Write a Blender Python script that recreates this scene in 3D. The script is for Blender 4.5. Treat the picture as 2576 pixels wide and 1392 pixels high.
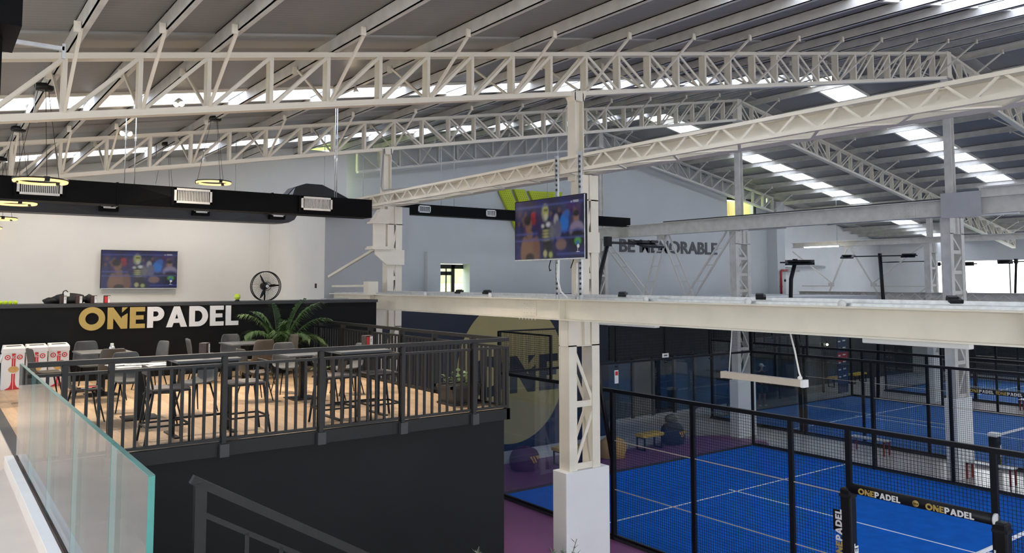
import bpy, math, random
from mathutils import Vector, Matrix
random.seed(7)
for o in list(bpy.data.objects): bpy.data.objects.remove(o, do_unlink=True)
scn = bpy.context.scene
COL = scn.collection
PI = math.pi
# ------------------------------------------------------------------ camera
cam_d = bpy.data.cameras.new('camera'); cam = bpy.data.objects.new('camera', cam_d); COL.objects.link(cam)
cam.location = (0, 0, 5.2)
_yaw, _pit, _rol = 0.636232, 0.0671491, -0.000893
_f = Vector((math.sin(_yaw)*math.cos(_pit), math.cos(_yaw)*math.cos(_pit), math.sin(_pit)))
_r = Vector((math.cos(_yaw), -math.sin(_yaw), 0)); _u = _r.cross(_f)
_r2 = _r*math.cos(_rol) + _u*math.sin(_rol); _u2 = -_r*math.sin(_rol) + _u*math.cos(_rol)
cam.rotation_euler = Matrix((_r2, _u2, -_f)).transposed().to_euler()
cam_d.sensor_width = 36.0; cam_d.sensor_fit = 'HORIZONTAL'
cam_d.lens = 1987.55/2576*36.0
cam_d.shift_y = -(696-576.8)/2576
cam_d.clip_start = 0.05; cam_d.clip_end = 400
scn.camera = cam
# ------------------------------------------------------------------ sky, exposure
scn.view_settings.view_transform = 'Standard'; scn.view_settings.look = 'None'
scn.view_settings.gamma = 1.0; scn.view_settings.use_curve_mapping = False
scn.view_settings.exposure = 1.42
wld = bpy.data.worlds.new('sky'); scn.world = wld; wld.use_nodes = True
wn = wld.node_tree; wn.nodes.clear()
w_out = wn.nodes.new('ShaderNodeOutputWorld'); w_bg = wn.nodes.new('ShaderNodeBackground')
w_sky = wn.nodes.new('ShaderNodeTexSky'); w_sky.sky_type = 'NISHITA'; w_sky.sun_disc = False
w_sky.sun_elevation = math.radians(48); w_sky.sun_rotation = math.radians(40)
w_sky.dust_density = 3.0; w_sky.air_density = 1.0
w_bg.inputs['Strength'].default_value = 0.55
w_hs = wn.nodes.new('ShaderNodeHueSaturation'); w_hs.inputs['Saturation'].default_value = 0.35
wn.links.new(w_sky.outputs[0], w_hs.inputs['Color']); wn.links.new(w_hs.outputs[0], w_bg.inputs['Color']); wn.links.new(w_bg.outputs[0], w_out.inputs['Surface'])
def portal(loc, rot, sx, sy):
    l = bpy.data.lights.new('window_portal', 'AREA'); l.shape = 'RECTANGLE'; l.size = sx; l.size_y = sy
    l.cycles.is_portal = True
    o = bpy.data.objects.new('window_portal', l); COL.objects.link(o); o.location = loc; o.rotation_euler = rot
portal((45.9, 14, 5.05), (0, PI/2, 0), 2.7, 16.5)          # glazed band of the right-hand side wall
portal((16, -13.9, 3.2), (PI/2, 0, 0), 27, 6.2)             # unseen near end, opened to light the lower level
portal((-5.0, 4.0, 5.45), (0, -PI/2, 0), 2.3, 35)      # added unseen windows that light beams and terrace from the left
# ------------------------------------------------------------------ materials
MATS = {}
def mat(name, col, rough=0.6, metal=0.0, var=0.06, scale=6.0, bump=0.0, bscale=40.0, spec=0.5, stretch=(1,1,1), emit=None, estr=0.0, coat=0.0):
    m = bpy.data.materials.new(name); m.use_nodes = True; MATS[name] = m
    nt = m.node_tree; p = nt.nodes['Principled BSDF']
    tc = nt.nodes.new('ShaderNodeTexCoord'); mp = nt.nodes.new('ShaderNodeMapping'); mp.inputs['Scale'].default_value = stretch
    nt.links.new(tc.outputs['Object'], mp.inputs['Vector'])
    no = nt.nodes.new('ShaderNodeTexNoise'); no.inputs['Scale'].default_value = scale; no.inputs['Detail'].default_value = 4
    nt.links.new(mp.outputs['Vector'], no.inputs['Vector'])
    rp = nt.nodes.new('ShaderNodeValToRGB'); rp.color_ramp.elements[0].position = 0.3; rp.color_ramp.elements[1].position = 0.7
    lo = [max(0, c*(1-var)) for c in col[:3]]; hi = [min(1, c*(1+var)) for c in col[:3]]
    rp.color_ramp.elements[0].color = (*lo, 1); rp.color_ramp.elements[1].color = (*hi, 1)
    nt.links.new(no.outputs['Fac'], rp.inputs['Fac']); nt.links.new(rp.outputs['Color'], p.inputs['Base Color'])
    p.inputs['Roughness'].default_value = rough; p.inputs['Metallic'].default_value = metal
    p.inputs['Specular IOR Level'].default_value = spec; p.inputs['Coat Weight'].default_value = coat
    if bump > 0:
        n2 = nt.nodes.new('ShaderNodeTexNoise'); n2.inputs['Scale'].default_value = bscale
        b = nt.nodes.new('ShaderNodeBump'); b.inputs['Strength'].default_value = bump; b.inputs['Distance'].default_value = 0.01
        nt.links.new(mp.outputs['Vector'], n2.inputs['Vector']); nt.links.new(n2.outputs['Fac'], b.inputs['Height']); nt.links.new(b.outputs['Normal'], p.inputs['Normal'])
    if emit:
        p.inputs['Emission Color'].default_value = (*emit, 1); p.inputs['Emission Strength'].default_value = estr
    return m
mat('steel', (0.80, 0.74, 0.615), 0.5, var=0.04, scale=3, bump=0.05, bscale=8)
mat('steel_dim', (0.62, 0.60, 0.55), 0.55, var=0.10, scale=4)  # cream steel greyed for the weaker light at right; purlins share it
mat('steel_grey', (0.42, 0.42, 0.42), 0.5, var=0.05, scale=3)
mat('galv', (0.62, 0.64, 0.65), 0.35, 0.6, var=0.12, scale=14)
mat('plaster', (0.66, 0.645, 0.595), 0.8, var=0.03, scale=1.2, bump=0.03, bscale=120)
mat('plaster_grey', (0.50, 0.515, 0.52), 0.8, var=0.03, scale=0.8, bump=0.03, bscale=120)
mat('plaster_white', (0.80, 0.80, 0.78), 0.7, var=0.03, scale=1.5, bump=0.03, bscale=90)
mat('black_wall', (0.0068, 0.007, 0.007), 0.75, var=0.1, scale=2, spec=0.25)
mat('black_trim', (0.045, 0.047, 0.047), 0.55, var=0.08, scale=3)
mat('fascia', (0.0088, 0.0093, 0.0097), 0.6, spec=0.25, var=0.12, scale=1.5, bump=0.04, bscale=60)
mat('navy', (0.008, 0.014, 0.030), 0.6, var=0.1, scale=2)
mat('gold_paint', (0.36, 0.30, 0.125), 0.6, var=0.04, scale=2)
mat('gold', (0.50, 0.35, 0.095), 0.45, var=0.04, scale=3)
mat('letter_white', (0.85, 0.83, 0.80), 0.5, var=0.02)
mat('letter_grey', (0.07, 0.075, 0.08), 0.6, var=0.05)
mat('green_logo', (0.42, 0.50, 0.015), 0.5, var=0.08, scale=3)
mat('green_side', (0.22, 0.28, 0.01), 0.5, var=0.08, scale=3)
mat('black_metal', (0.008, 0.008, 0.0085), 0.45, var=0.15, scale=8, spec=0.3)
mat('rail_metal', (0.014, 0.0135, 0.013), 0.45, var=0.15, scale=8, spec=0.35)
mat('court_metal', (0.005, 0.006, 0.009), 0.45, var=0.15, scale=8, spec=0.3)
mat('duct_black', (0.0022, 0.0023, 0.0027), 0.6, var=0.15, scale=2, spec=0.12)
mat('duct_grey', (0.026, 0.028, 0.033), 0.5, var=0.12, scale=2)
mat('chair_grey', (0.085, 0.088, 0.090), 0.75, var=0.1, scale=9, bump=0.08, bscale=150)
mat('chair_brown', (0.060, 0.052, 0.043), 0.75, var=0.1, scale=9, bump=0.08, bscale=150)
mat('stool_seat', (0.20, 0.17, 0.16), 0.6, var=0.1, scale=9)
mat('table_top', (0.10, 0.105, 0.11), 0.45, var=0.12, scale=5)
mat('turf', (0.010, 0.125, 0.52), 0.95, var=0.10, scale=3, bump=0.3, bscale=300, spec=0.04)
mat('turf_far', (0.028, 0.14, 0.40), 0.8, var=0.10, scale=3, bump=0.3, bscale=300, spec=0.2)
mat('line_white', (0.80, 0.82, 0.85), 0.8, var=0.03)
mat('purple_floor', (0.20, 0.068, 0.185), 0.40, var=0.05, scale=1.5)
mat('concrete', (0.52, 0.50, 0.475), 0.22, var=0.06, scale=1.2)
mat('walkway', (0.66, 0.58, 0.50), 0.45, var=0.07, scale=1.6, bump=0.02, bscale=30)
mat('kerb', (0.03, 0.032, 0.035), 0.5, var=0.1)
mat('yellow', (0.62, 0.40, 0.045), 0.6, var=0.06, scale=5)
mat('tan_bag', (0.55, 0.32, 0.085), 0.75, var=0.08, scale=4)
mat('purple_bag', (0.075, 0.018, 0.075), 0.75, var=0.1, scale=4)
mat('navy_bag', (0.012, 0.022, 0.05), 0.75, var=0.1, scale=4)
mat('orange_mark', (0.62, 0.33, 0.06), 0.6, var=0.04)
mat('leaf', (0.045, 0.095, 0.025), 0.5, var=0.3, scale=5)
mat('leaf_light', (0.10, 0.16, 0.05), 0.5, var=0.3, scale=5)
mat('leaf_grey', (0.16, 0.19, 0.13), 0.6, var=0.25, scale=6)
mat('stem', (0.10, 0.11, 0.04), 0.7, var=0.2)
mat('pot', (0.035, 0.032, 0.028), 0.6, var=0.1)
mat('soil', (0.03, 0.02, 0.012), 0.9, var=0.3, scale=30)
mat('card_white', (0.80, 0.77, 0.73), 0.6, var=0.03, scale=4)
mat('card_red', (0.62, 0.03, 0.03), 0.6, var=0.05)
mat('card_tan', (0.60, 0.36, 0.12), 0.7, var=0.15, scale=14)
mat('paper', (0.78, 0.76, 0.70), 0.7, var=0.05)
mat('menu_brown', (0.045, 0.018, 0.012), 0.5, var=0.4, scale=20)
mat('tennis', (0.55, 0.72, 0.03), 0.9, var=0.06, scale=20, bump=0.2, bscale=200)
mat('fabric_black', (0.006, 0.006, 0.007), 0.8, var=0.2)
mat('plastic_white', (0.78, 0.78, 0.76), 0.45, var=0.02)
mat('grille', (0.72, 0.71, 0.68), 0.4, var=0.03)
mat('grille_dark', (0.02, 0.02, 0.02), 0.6)
mat('red_pipe', (0.30, 0.012, 0.015), 0.4, var=0.08)
mat('red_post', (0.25, 0.02, 0.02), 0.5, var=0.08)
mat('lamp_body', (0.55, 0.46, 0.36), 0.5, var=0.05)
mat('roller', (0.02, 0.024, 0.026), 0.5, var=0.1)
mat('dark_glass', (0.012, 0.018, 0.026), 0.08, var=0.4, scale=0.7)
mat('pane_blue', (0.06, 0.09, 0.13), 0.12, var=0.25, scale=0.8)
mat('pane_grey', (0.12, 0.12, 0.11), 0.3, var=0.2, scale=1.0)
mat('banner_blue', (0.012, 0.03, 0.09), 0.5, var=0.1)
mat('banner_red', (0.45, 0.01, 0.03), 0.5, var=0.1)
mat('skin', (0.35, 0.18, 0.11), 0.6, var=0.08)
mat('cloth_dark', (0.010, 0.016, 0.018), 0.8, var=0.1)
mat('grass', (0.32, 0.48, 0.04), 0.9, var=0.2, scale=0.6)
mat('flashing', (0.40, 0.385, 0.355), 0.5, var=0.04, scale=1)
mat('hedge', (0.45, 0.50, 0.30), 0.9, var=0.3, scale=0.5)
mat('sunlit_ground', (0.55, 0.54, 0.52), 0.9, var=0.1, scale=0.5)  # outside ground kept pale to stand for sunlight on it
mat('window_black', (0.008, 0.008, 0.008), 0.4)
mat('yellow_room', (0.62, 0.52, 0.24), 0.7, var=0.05, scale=2)
mat('door_wood', (0.25, 0.12, 0.05), 0.5, var=0.3, scale=4, stretch=(1, 1, 0.2))
mat('glass_edge', (0.06, 0.30, 0.26), 0.15, var=0.1, scale=3)
mat('ring_glow', (0.9, 0.6, 0.25), 0.4, emit=(1.0, 0.58, 0.16), estr=0.85)
mat('bulb_glow', (1, 0.9, 0.75), 0.4, emit=(1.0, 0.80, 0.55), estr=16)
mat('tube_glow', (1, 0.95, 0.8), 0.4, emit=(1.0, 0.92, 0.70), estr=3.0)
def wood_mat():
    m = mat('wood', (0.50, 0.36, 0.235), 0.38, var=0.14, scale=3.5, stretch=(9, 0.7, 1), bump=0.05, bscale=20)
    nt = m.node_tree; p = nt.nodes['Principled BSDF']; rp = [n for n in nt.nodes if n.type == 'VALTORGB'][0]
    oi = nt.nodes.new('ShaderNodeObjectInfo'); mx = nt.nodes.new('ShaderNodeMix'); mx.data_type = 'RGBA'; mx.blend_type = 'MULTIPLY'
    cr = nt.nodes.new('ShaderNodeValToRGB'); cr.color_ramp.elements[0].color = (0.78, 0.76, 0.72, 1); cr.color_ramp.elements[1].color = (1.12, 1.1, 1.06, 1)
    nt.links.new(oi.outputs['Random'], cr.inputs['Fac']); mx.inputs['Factor'].default_value = 1.0
    nt.links.new(rp.outputs['Color'], mx.inputs['A']); nt.links.new(cr.outputs['Color'], mx.inputs['B']); nt.links.new(mx.outputs['Result'], p.inputs['Base Color'])
wood_mat()
def ribbed(name, col, scale, axis, strength, rough=0.45):
    m = mat(name, col, rough, var=0.05, scale=0.7)
    nt = m.node_tree; p = nt.nodes['Principled BSDF']; tc = [n for n in nt.nodes if n.type == 'TEX_COORD'][0]
    w = nt.nodes.new('ShaderNodeTexWave'); w.bands_direction = axis; w.inputs['Scale'].default_value = scale; w.wave_profile = 'SIN'
    b = nt.nodes.new('ShaderNodeBump'); b.inputs['Strength'].default_value = strength; b.inputs['Distance'].default_value = 0.01
    nt.links.new(tc.outputs['Object'], w.inputs['Vector']); nt.links.new(w.outputs['Fac'], b.inputs['Height']); nt.links.new(b.outputs['Normal'], p.inputs['Normal'])
ribbed('roof_sheet', (0.25, 0.245, 0.235), 3.2, 'Y', 0.18, 0.42)
def thin_glass(name, tint, extra=0.0, rough=0.0, ior=1.5):
    m = bpy.data.materials.new(name); m.use_nodes = True; MATS[name] = m
    nt = m.node_tree; nt.nodes.clear()
    o = nt.nodes.new('ShaderNodeOutputMaterial'); t = nt.nodes.new('ShaderNodeBsdfTransparent'); g = nt.nodes.new('ShaderNodeBsdfGlossy')
    f = nt.nodes.new('ShaderNodeFresnel'); ge = nt.nodes.new('ShaderNodeNewGeometry')      # same reflectance from both faces of the sheet
    mr = nt.nodes.new('ShaderNodeMapRange'); mr.inputs['To Min'].default_value = ior; mr.inputs['To Max'].default_value = 1/ior
    nt.links.new(ge.outputs['Backfacing'], mr.inputs['Value']); nt.links.new(mr.outputs['Result'], f.inputs['IOR'])
    mx = nt.nodes.new('ShaderNodeMixShader'); g.inputs['Roughness'].default_value = rough
    n = nt.nodes.new('ShaderNodeTexNoise'); n.inputs['Scale'].default_value = 1.5
    rp = nt.nodes.new('ShaderNodeValToRGB'); rp.color_ramp.elements[0].color = (*[c*0.97 for c in tint], 1); rp.color_ramp.elements[1].color = (*tint, 1)
    nt.links.new(n.outputs['Fac'], rp.inputs['Fac']); nt.links.new(rp.outputs['Color'], t.inputs['Color'])
    ad = nt.nodes.new('ShaderNodeMath'); ad.operation = 'ADD'; ad.inputs[1].default_value = extra; ad.use_clamp = True
    nt.links.new(f.outputs[0], ad.inputs[0]); nt.links.new(ad.outputs[0], mx.inputs[0])
    nt.links.new(t.outputs[0], mx.inputs[1]); nt.links.new(g.outputs[0], mx.inputs[2]); nt.links.new(mx.outputs[0], o.inputs['Surface'])
thin_glass('glass', (0.955, 0.97, 0.967), 0.01)
thin_glass('glass_rail', (0.90, 0.93, 0.92), 0.10)
def skylight_mat():
    m = bpy.data.materials.new('skylight'); m.use_nodes = True; MATS['skylight'] = m
    nt = m.node_tree; nt.nodes.clear()
    o = nt.nodes.new('ShaderNodeOutputMaterial'); t = nt.nodes.new('ShaderNodeBsdfTransparent'); d = nt.nodes.new('ShaderNodeBsdfTranslucent')
    mx = nt.nodes.new('ShaderNodeMixShader'); mx.inputs[0].default_value = 0.6
    tc = nt.nodes.new('ShaderNodeTexCoord'); w = nt.nodes.new('ShaderNodeTexWave'); w.bands_direction = 'Y'; w.inputs['Scale'].default_value = 1.6
    w.inputs['Distortion'].default_value = 0.6
    rp = nt.nodes.new('ShaderNodeValToRGB'); rp.color_ramp.elements[0].color = (0.26, 0.29, 0.35, 1); rp.color_ramp.elements[1].color = (0.70, 0.74, 0.82, 1)
    nt.links.new(tc.outputs['Object'], w.inputs['Vector']); nt.links.new(w.outputs['Fac'], rp.inputs['Fac']); nt.links.new(rp.outputs['Color'], t.inputs['Color'])
    d.inputs['Color'].default_value = (0.86, 0.89, 0.94, 1)
    nt.links.new(t.outputs[0], mx.inputs[1]); nt.links.new(d.outputs[0], mx.inputs[2]); nt.links.new(mx.outputs[0], o.inputs['Surface'])
skylight_mat()
def attr_emit(name, strength, rough=0.15):
    m = bpy.data.materials.new(name); m.use_nodes = True; MATS[name] = m
    nt = m.node_tree; p = nt.nodes['Principled BSDF']; a = nt.nodes.new('ShaderNodeVertexColor'); a.layer_name = 'Col'
    p.inputs['Base Color'].default_value = (0.01, 0.01, 0.012, 1); p.inputs['Roughness'].default_value = rough
    nt.links.new(a.outputs['Color'], p.inputs['Emission Color']); p.inputs['Emission Strength'].default_value = strength
attr_emit('screen', 0.22)
# ------------------------------------------------------------------ mesh helpers
class MB:
    def __init__(s): s.v = []; s.f = []; s.smooth = []
    def add(s, vs, fs, sm=False):
        n = len(s.v); s.v += [tuple(v) for v in vs]; s.f += [tuple(i+n for i in f) for f in fs]; s.smooth += [sm]*len(fs); return s
    def box(s, x0, y0, z0, x1, y1, z1):
        x0, x1 = min(x0,x1), max(x0,x1); y0, y1 = min(y0,y1), max(y0,y1); z0, z1 = min(z0,z1), max(z0,z1)
        return s.add([(x0,y0,z0),(x1,y0,z0),(x1,y1,z0),(x0,y1,z0),(x0,y0,z1),(x1,y0,z1),(x1,y1,z1),(x0,y1,z1)],
              [(0,3,2,1),(4,5,6,7),(0,1,5,4),(1,2,6,5),(2,3,7,6),(3,0,4,7)])
    def beam(s, p, q, w, h, up=(0,0,1)):
        # bar from p to q: w along the side axis, h along the up axis
        p, q = Vector(p), Vector(q); d = (q-p).normalized(); u = Vector(up)
        if abs(d.dot(u)) > 0.999: u = Vector((0,1,0))
        sd = d.cross(u).normalized(); u = sd.cross(d).normalized()
        a, b = sd*w/2, u*h/2
        vs = [p-a-b, p+a-b, p+a+b, p-a+b, q-a-b, q+a-b, q+a+b, q-a+b]
        return s.add(vs, [(0,3,2,1),(4,5,6,7),(0,1,5,4),(1,2,6,5),(2,3,7,6),(3,0,4,7)])
    def tube(s, pts, r, n=8, caps=True, sm=True):
        pts = [Vector(p) for p in pts]; rs = r if isinstance(r, (list, tuple)) else [r]*len(pts)
        rings = []; prev = None
        for i, p in enumerate(pts):
            d = (pts[min(i+1, len(pts)-1)] - pts[max(i-1, 0)]).normalized()
            if prev is None:
                a = Vector((0,0,1)) if abs(d.z) < 0.9 else Vector((1,0,0))
                x = d.cross(a).normalized()
            else:
                x = prev - d*prev.dot(d); x.normalize()
            prev = x; y = d.cross(x)
            rings.append([p + (x*math.cos(2*PI*k/n) + y*math.sin(2*PI*k/n))*rs[i] for k in range(n)])
        vs = [v for rg in rings for v in rg]; fs = []
        for i in range(len(pts)-1):
            for k in range(n):
                fs.append((i*n+k, i*n+(k+1)%n, (i+1)*n+(k+1)%n, (i+1)*n+k))
        s.add(vs, fs, sm)
        if caps:
            m = len(s.v)-len(vs)
            s.f.append(tuple(m+k for k in range(n))[::-1]); s.f.append(tuple(m+(len(pts)-1)*n+k for k in range(n))); s.smooth += [False, False]
        return s
    def lathe(s, prof, n=24, c=(0,0,0), sm=True, axis='z'):
        vs = []; fs = []
        for r, z in prof:
            for k in range(n):
                a = 2*PI*k/n
                if axis == 'z': vs.append((c[0]+r*math.cos(a), c[1]+r*math.sin(a), c[2]+z))
                elif axis == 'y': vs.append((c[0]+r*math.cos(a), c[1]+z, c[2]+r*math.sin(a)))
                else: vs.append((c[0]+z, c[1]+r*math.cos(a), c[2]+r*math.sin(a)))
        for i in range(len(prof)-1):
            for k in range(n): fs.append((i*n+k, i*n+(k+1)%n, (i+1)*n+(k+1)%n, (i+1)*n+k))
        return s.add(vs, fs, sm)
    def torus(s, c, R, r, n=32, m=8, axis='z'):
        vs = []; fs = []
        for i in range(n):
            a = 2*PI*i/n
            for j in range(m):
                b = 2*PI*j/m; q = R + r*math.cos(b); h = r*math.sin(b)
                if axis == 'z': vs.append((c[0]+q*math.cos(a), c[1]+q*math.sin(a), c[2]+h))
                else: vs.append((c[0]+q*math.cos(a), c[1]+h, c[2]+q*math.sin(a)))
        for i in range(n):
            for j in range(m): fs.append((i*m+j, ((i+1)%n)*m+j, ((i+1)%n)*m+(j+1)%m, i*m+(j+1)%m))
        return s.add(vs, fs, True)
    def sphere(s, c, r, n=16, m=10, sq=(1,1,1)):
        prof = []
        vs = []; fs = []
        for i in range(m+1):
            t = PI*i/m
            for k in range(n):
                a = 2*PI*k/n
                vs.append((c[0]+sq[0]*r*math.sin(t)*math.cos(a), c[1]+sq[1]*r*math.sin(t)*math.sin(a), c[2]+sq[2]*r*math.cos(t)))
        for i in range(m):
            for k in range(n): fs.append((i*n+k, (i+1)*n+k, (i+1)*n+(k+1)%n, i*n+(k+1)%n))
        return s.add(vs, fs, True)
    def prism(s, poly, d, plane='xz'):
        # poly: 2-D outline (convex or simple), extruded by d=(lo,hi) along the remaining axis
        n = len(poly); vs = []
        for h in d:
            for a, b in poly:
                vs.append((a, h, b) if plane == 'xz' else (h, a, b) if plane == 'yz' else (a, b, h))
        fs = [tuple(range(n)), tuple(range(2*n-1, n-1, -1))] + [(i, i+n, (i+1)%n+n, (i+1)%n) for i in range(n)]
        return s.add(vs, fs)
    def mesh(s, name):
        me = bpy.data.meshes.new(name); me.from_pydata(s.v, [], s.f); me.polygons.foreach_set('use_smooth', s.smooth); me.update()
        return me
    def build(s, name, m, parent=None, sub=None, bevel=0, base=None, recalc=True):
        if parent is not None and base is None: base = parent.get('_b', (0,0,0))
        if base is not None:
            s.v = [(x-base[0], y-base[1], z-base[2]) for x, y, z in s.v]
        me = s.mesh(name)
        if recalc: fixn(me)
        me.materials.append(MATS[m] if isinstance(m, str) else m)
        o = bpy.data.objects.new(name, me); COL.objects.link(o)
        if parent is not None: o.parent = parent; o['_b'] = list(base)
        elif base is not None: o.location = base; o['_b'] = list(base)
        if bevel:
            b = o.modifiers.new('bevel', 'BEVEL'); b.width = bevel; b.segments = 2; b.limit_method = 'ANGLE'
        if sub:
            u = o.modifiers.new('sub', 'SUBSURF'); u.levels = sub; u.render_levels = sub
        return o
import bmesh
def fixn(me):
    bm = bmesh.new(); bm.from_mesh(me); bmesh.ops.recalc_face_normals(bm, faces=bm.faces[:]); bm.to_mesh(me); bm.free()
def tag(o, label=None, cat=None, group=None, kind=None):
    if label: o['label'] = label
    if cat: o['category'] = cat
    if group: o['group'] = group
    if kind: o['kind'] = kind
    return o
def thing(name, label, cat, base, group=None, rotz=0, kind=None):
    o = bpy.data.objects.new(name, None); COL.objects.link(o); o.location = base; o.rotation_euler = (0,0,rotz)
    o.empty_display_size = 0.1; o['_b'] = list(base)
    return tag(o, label, cat, group, kind)
def local(name, label, cat, loc, rotz=0, group=None):
    # a thing whose parts are written in its own coordinates
    o = thing(name, label, cat, loc, group, rotz); o['_b'] = [0,0,0]; return o
def struct(name, mb, m, base=None):
    o = mb.build(name, m, None, base=base); o['kind'] = 'structure'; return o
def copy_tree(o, parent=None):
    c = o.copy(); COL.objects.link(c)
    if parent is not None: c.parent = parent
    for ch in list(o.children): copy_tree(ch, c)
    return c
def B(*a): return MB().box(*a)
def part(name, mb, m, par, **k): return mb.build(name, m, par, **k)
# shared unit box for alike straight members: placed with a matrix
_unit = {}
def unit(m):
    if m not in _unit:
        me = B(-.5,-.5,-.5,.5,.5,.5).mesh('bar_'+m); fixn(me); me.materials.append(MATS[m]); _unit[m] = me
    return _unit[m]
def bar(name, p, q, w, h, m, par, up=(0,0,1)):
    """a straight bar as an own object sharing one mesh: from p to q (world), w sideways, h along up"""
    p, q = Vector(p), Vector(q); d = (q-p); L = d.length; d.normalize(); u = Vector(up)
    if abs(d.dot(u)) > 0.999: u = Vector((0,1,0))
    sd = d.cross(u).normalized(); u = sd.cross(d).normalized()
    o = bpy.data.objects.new(name, unit(m)); COL.objects.link(o)
    b = Vector(par.get('_b', (0,0,0))) if par is not None else Vector((0,0,0))
    M = Matrix((sd*w, d*L, u*h)).transposed().to_4x4(); M.translation = (p+q)/2 - b
    if par is not None: o.parent = par
    o.matrix_local = M
    return o
# ------------------------------------------------------------------ lettering
def curve_mesh(loops, depth):
    cu = bpy.data.curves.new('glyph', 'CURVE'); cu.dimensions = '2D'; cu.fill_mode = 'BOTH'; cu.extrude = depth/2
    for lp in loops:
        sp = cu.splines.new('POLY'); sp.points.add(len(lp)-1); sp.use_cyclic_u = True
        for i, (x, y) in enumerate(lp): sp.points[i].co = (x, y, 0, 1)
    ob = bpy.data.objects.new('glyph', cu); me = bpy.data.meshes.new_from_object(ob)
    bpy.data.objects.remove(ob); bpy.data.curves.remove(cu); return me
def arc(cx, cy, rx, ry, a0, a1, n=24):
    return [(cx+rx*math.cos(math.radians(a0+(a1-a0)*i/n)), cy+ry*math.sin(math.radians(a0+(a1-a0)*i/n))) for i in range(n+1)]
def glyph(ch):
    t = 0.27
    if ch == 'O': return [arc(.56,.5,.56,.54,0,360,40)[:-1], arc(.56,.5,.29,.27,0,360,40)[:-1]], 1.12
    if ch == 'N': return [[(0,0),(0,1),(.24,1),(.63,.46),(.63,0),(.6,0),(.25,.5),(.25,0)], [(.63,.0),(.63,.56),(.88,.72),(.88,0)], [(.63,.76),(.63,1),(.88,1)]], .88
    if ch == 'E': return [[(0,0),(0,1),(.68,1),(.68,.79),(.27,.79),(.27,.61),(.62,.61),(.62,.41),(.27,.41),(.27,.21),(.69,.21),(.69,0)]], .69
    if ch == 'P': return [[(0,0),(0,1),(.42,1)]+arc(.42,.66,.36,.34,90,-90,16)+[(.27,.32),(.27,0)], [(.27,.78)]+[(.40,.78)]+arc(.40,.655,.12,.125,90,-90,10)+[(.27,.53)]], .78
    if ch == 'A': return [[(0,0),(.36,1),(.63,1),(1.0,0),(.70,0),(.63,.20),(.35,.20),(.28,0)], [(.42,.41),(.57,.41),(.495,.66)]], 1.0
    if ch == 'D': return [[(0,0),(0,1),(.42,1)]+arc(.42,.5,.50,.5,90,-90,24)+[(.0,0)], [(.27,.77)]+[(.42,.77)]+arc(.42,.5,.23,.27,90,-90,16)+[(.27,.23)]], .92
    if ch == 'L': return [[(0,0),(0,1),(.27,1),(.27,.22),(.66,.22),(.66,0)]], .66
    return [[(0,0),(0,1),(.6,1),(.6,0)]], .6
_gl = {}
def word(par, text, origin, xdir, updir, h, depth, mats, gap=0.10, widths=1.0):
    """letters as own part objects; origin = lower left corner in world space"""
    X, U = Vector(xdir).normalized(), Vector(updir).normalized(); N = X.cross(U)
    o0 = Vector(origin); x = 0.0; b = Vector(par.get('_b', (0,0,0)))
    for i, ch in enumerate(text):
        loops, adv = glyph(ch); m = mats[i] if isinstance(mats, (list, tuple)) else mats
        key = (ch, m, round(depth/h, 4))
        if key not in _gl:
            me = curve_mesh(loops, depth/h); me.materials.append(MATS[m]); me.name = 'letter_'+ch; _gl[key] = me
        o = bpy.data.objects.new('letter', _gl[key]); COL.objects.link(o); o.parent = par
        M = Matrix((X*h*widths, U*h, N*h)).transposed().to_4x4(); M.translation = o0 + X*x*h*widths + N*depth/2 - b
        o.matrix_local = M
        x += adv + gap
    return x*h*widths
def wordlen(text, h, gap=0.10, widths=1.0): return sum(glyph(c)[1]+gap for c in text)*h*widths - gap*h*widths
def text_mesh(body, size, depth, bold=0.0, align='LEFT'):
    cu = bpy.data.curves.new('txt', 'FONT'); cu.body = body; cu.size = size; cu.extrude = depth/2; cu.offset = bold; cu.align_x = align
    cu.resolution_u = 3
    ob = bpy.data.objects.new('txt', cu); me = bpy.data.meshes.new_from_object(ob); bpy.data.objects.remove(ob); bpy.data.curves.remove(cu); return me
def text_obj(name, body, par, origin, xdir, updir, size, depth, m, bold=0.0, sx=1.0, align='LEFT'):
    me = text_mesh(body, size, depth, bold, align); me.materials.append(MATS[m])
    X, U = Vector(xdir).normalized(), Vector(updir).normalized(); N = X.cross(U)
    o = bpy.data.objects.new(name, me); COL.objects.link(o); b = Vector(par.get('_b', (0,0,0))) if par is not None else Vector((0,0,0))
    if par is not None: o.parent = par
    M = Matrix((X*sx, U, N)).transposed().to_4x4(); M.translation = Vector(origin) + N*depth/2 - b
    o.matrix_local = M
    return o
def zt(x):   # top of the roof truss chord
    return 9.19 + 0.1758*(x-9.06) if x <= 22.4 else 9.19 + 0.1758*(44.8-x-9.06)
D = 3.44     # level of the terrace deck
# ------------------------------------------------------------------ ground, floors
gr = struct('ground', B(-400,-400,-0.30, 500,500,-0.20), 'sunlit_ground')
fl = struct('floor', B(-5.0,-14,-0.2, 46,25.0,0), 'concrete')
# purple painted zone with rounded end
poly = [(5.9,-6),(21.5,-6),(21.5,15.4),(22.3,16.2),(22.0,17.4)] + arc(20.8,17.0,1.5,1.1,30,100,8) + [(17.6,18.0),(17.2,18.62),(5.9,18.62)]
pf = MB().prism(poly, (0.001, 0.006), 'xy').build('purple_paint', 'purple_floor', fl)
# exterior lawn behind the far window
struct('lawn', MB().prism([(26.5,-.2),(26.5,3.9),(90,5.15),(90,-.2)], (-20,80), 'yz'), 'grass')
struct('hedge', MB().prism([(90,4),(90,7.2),(93,8.5),(94,4)], (-20,150), 'yz'), 'hedge')
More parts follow.
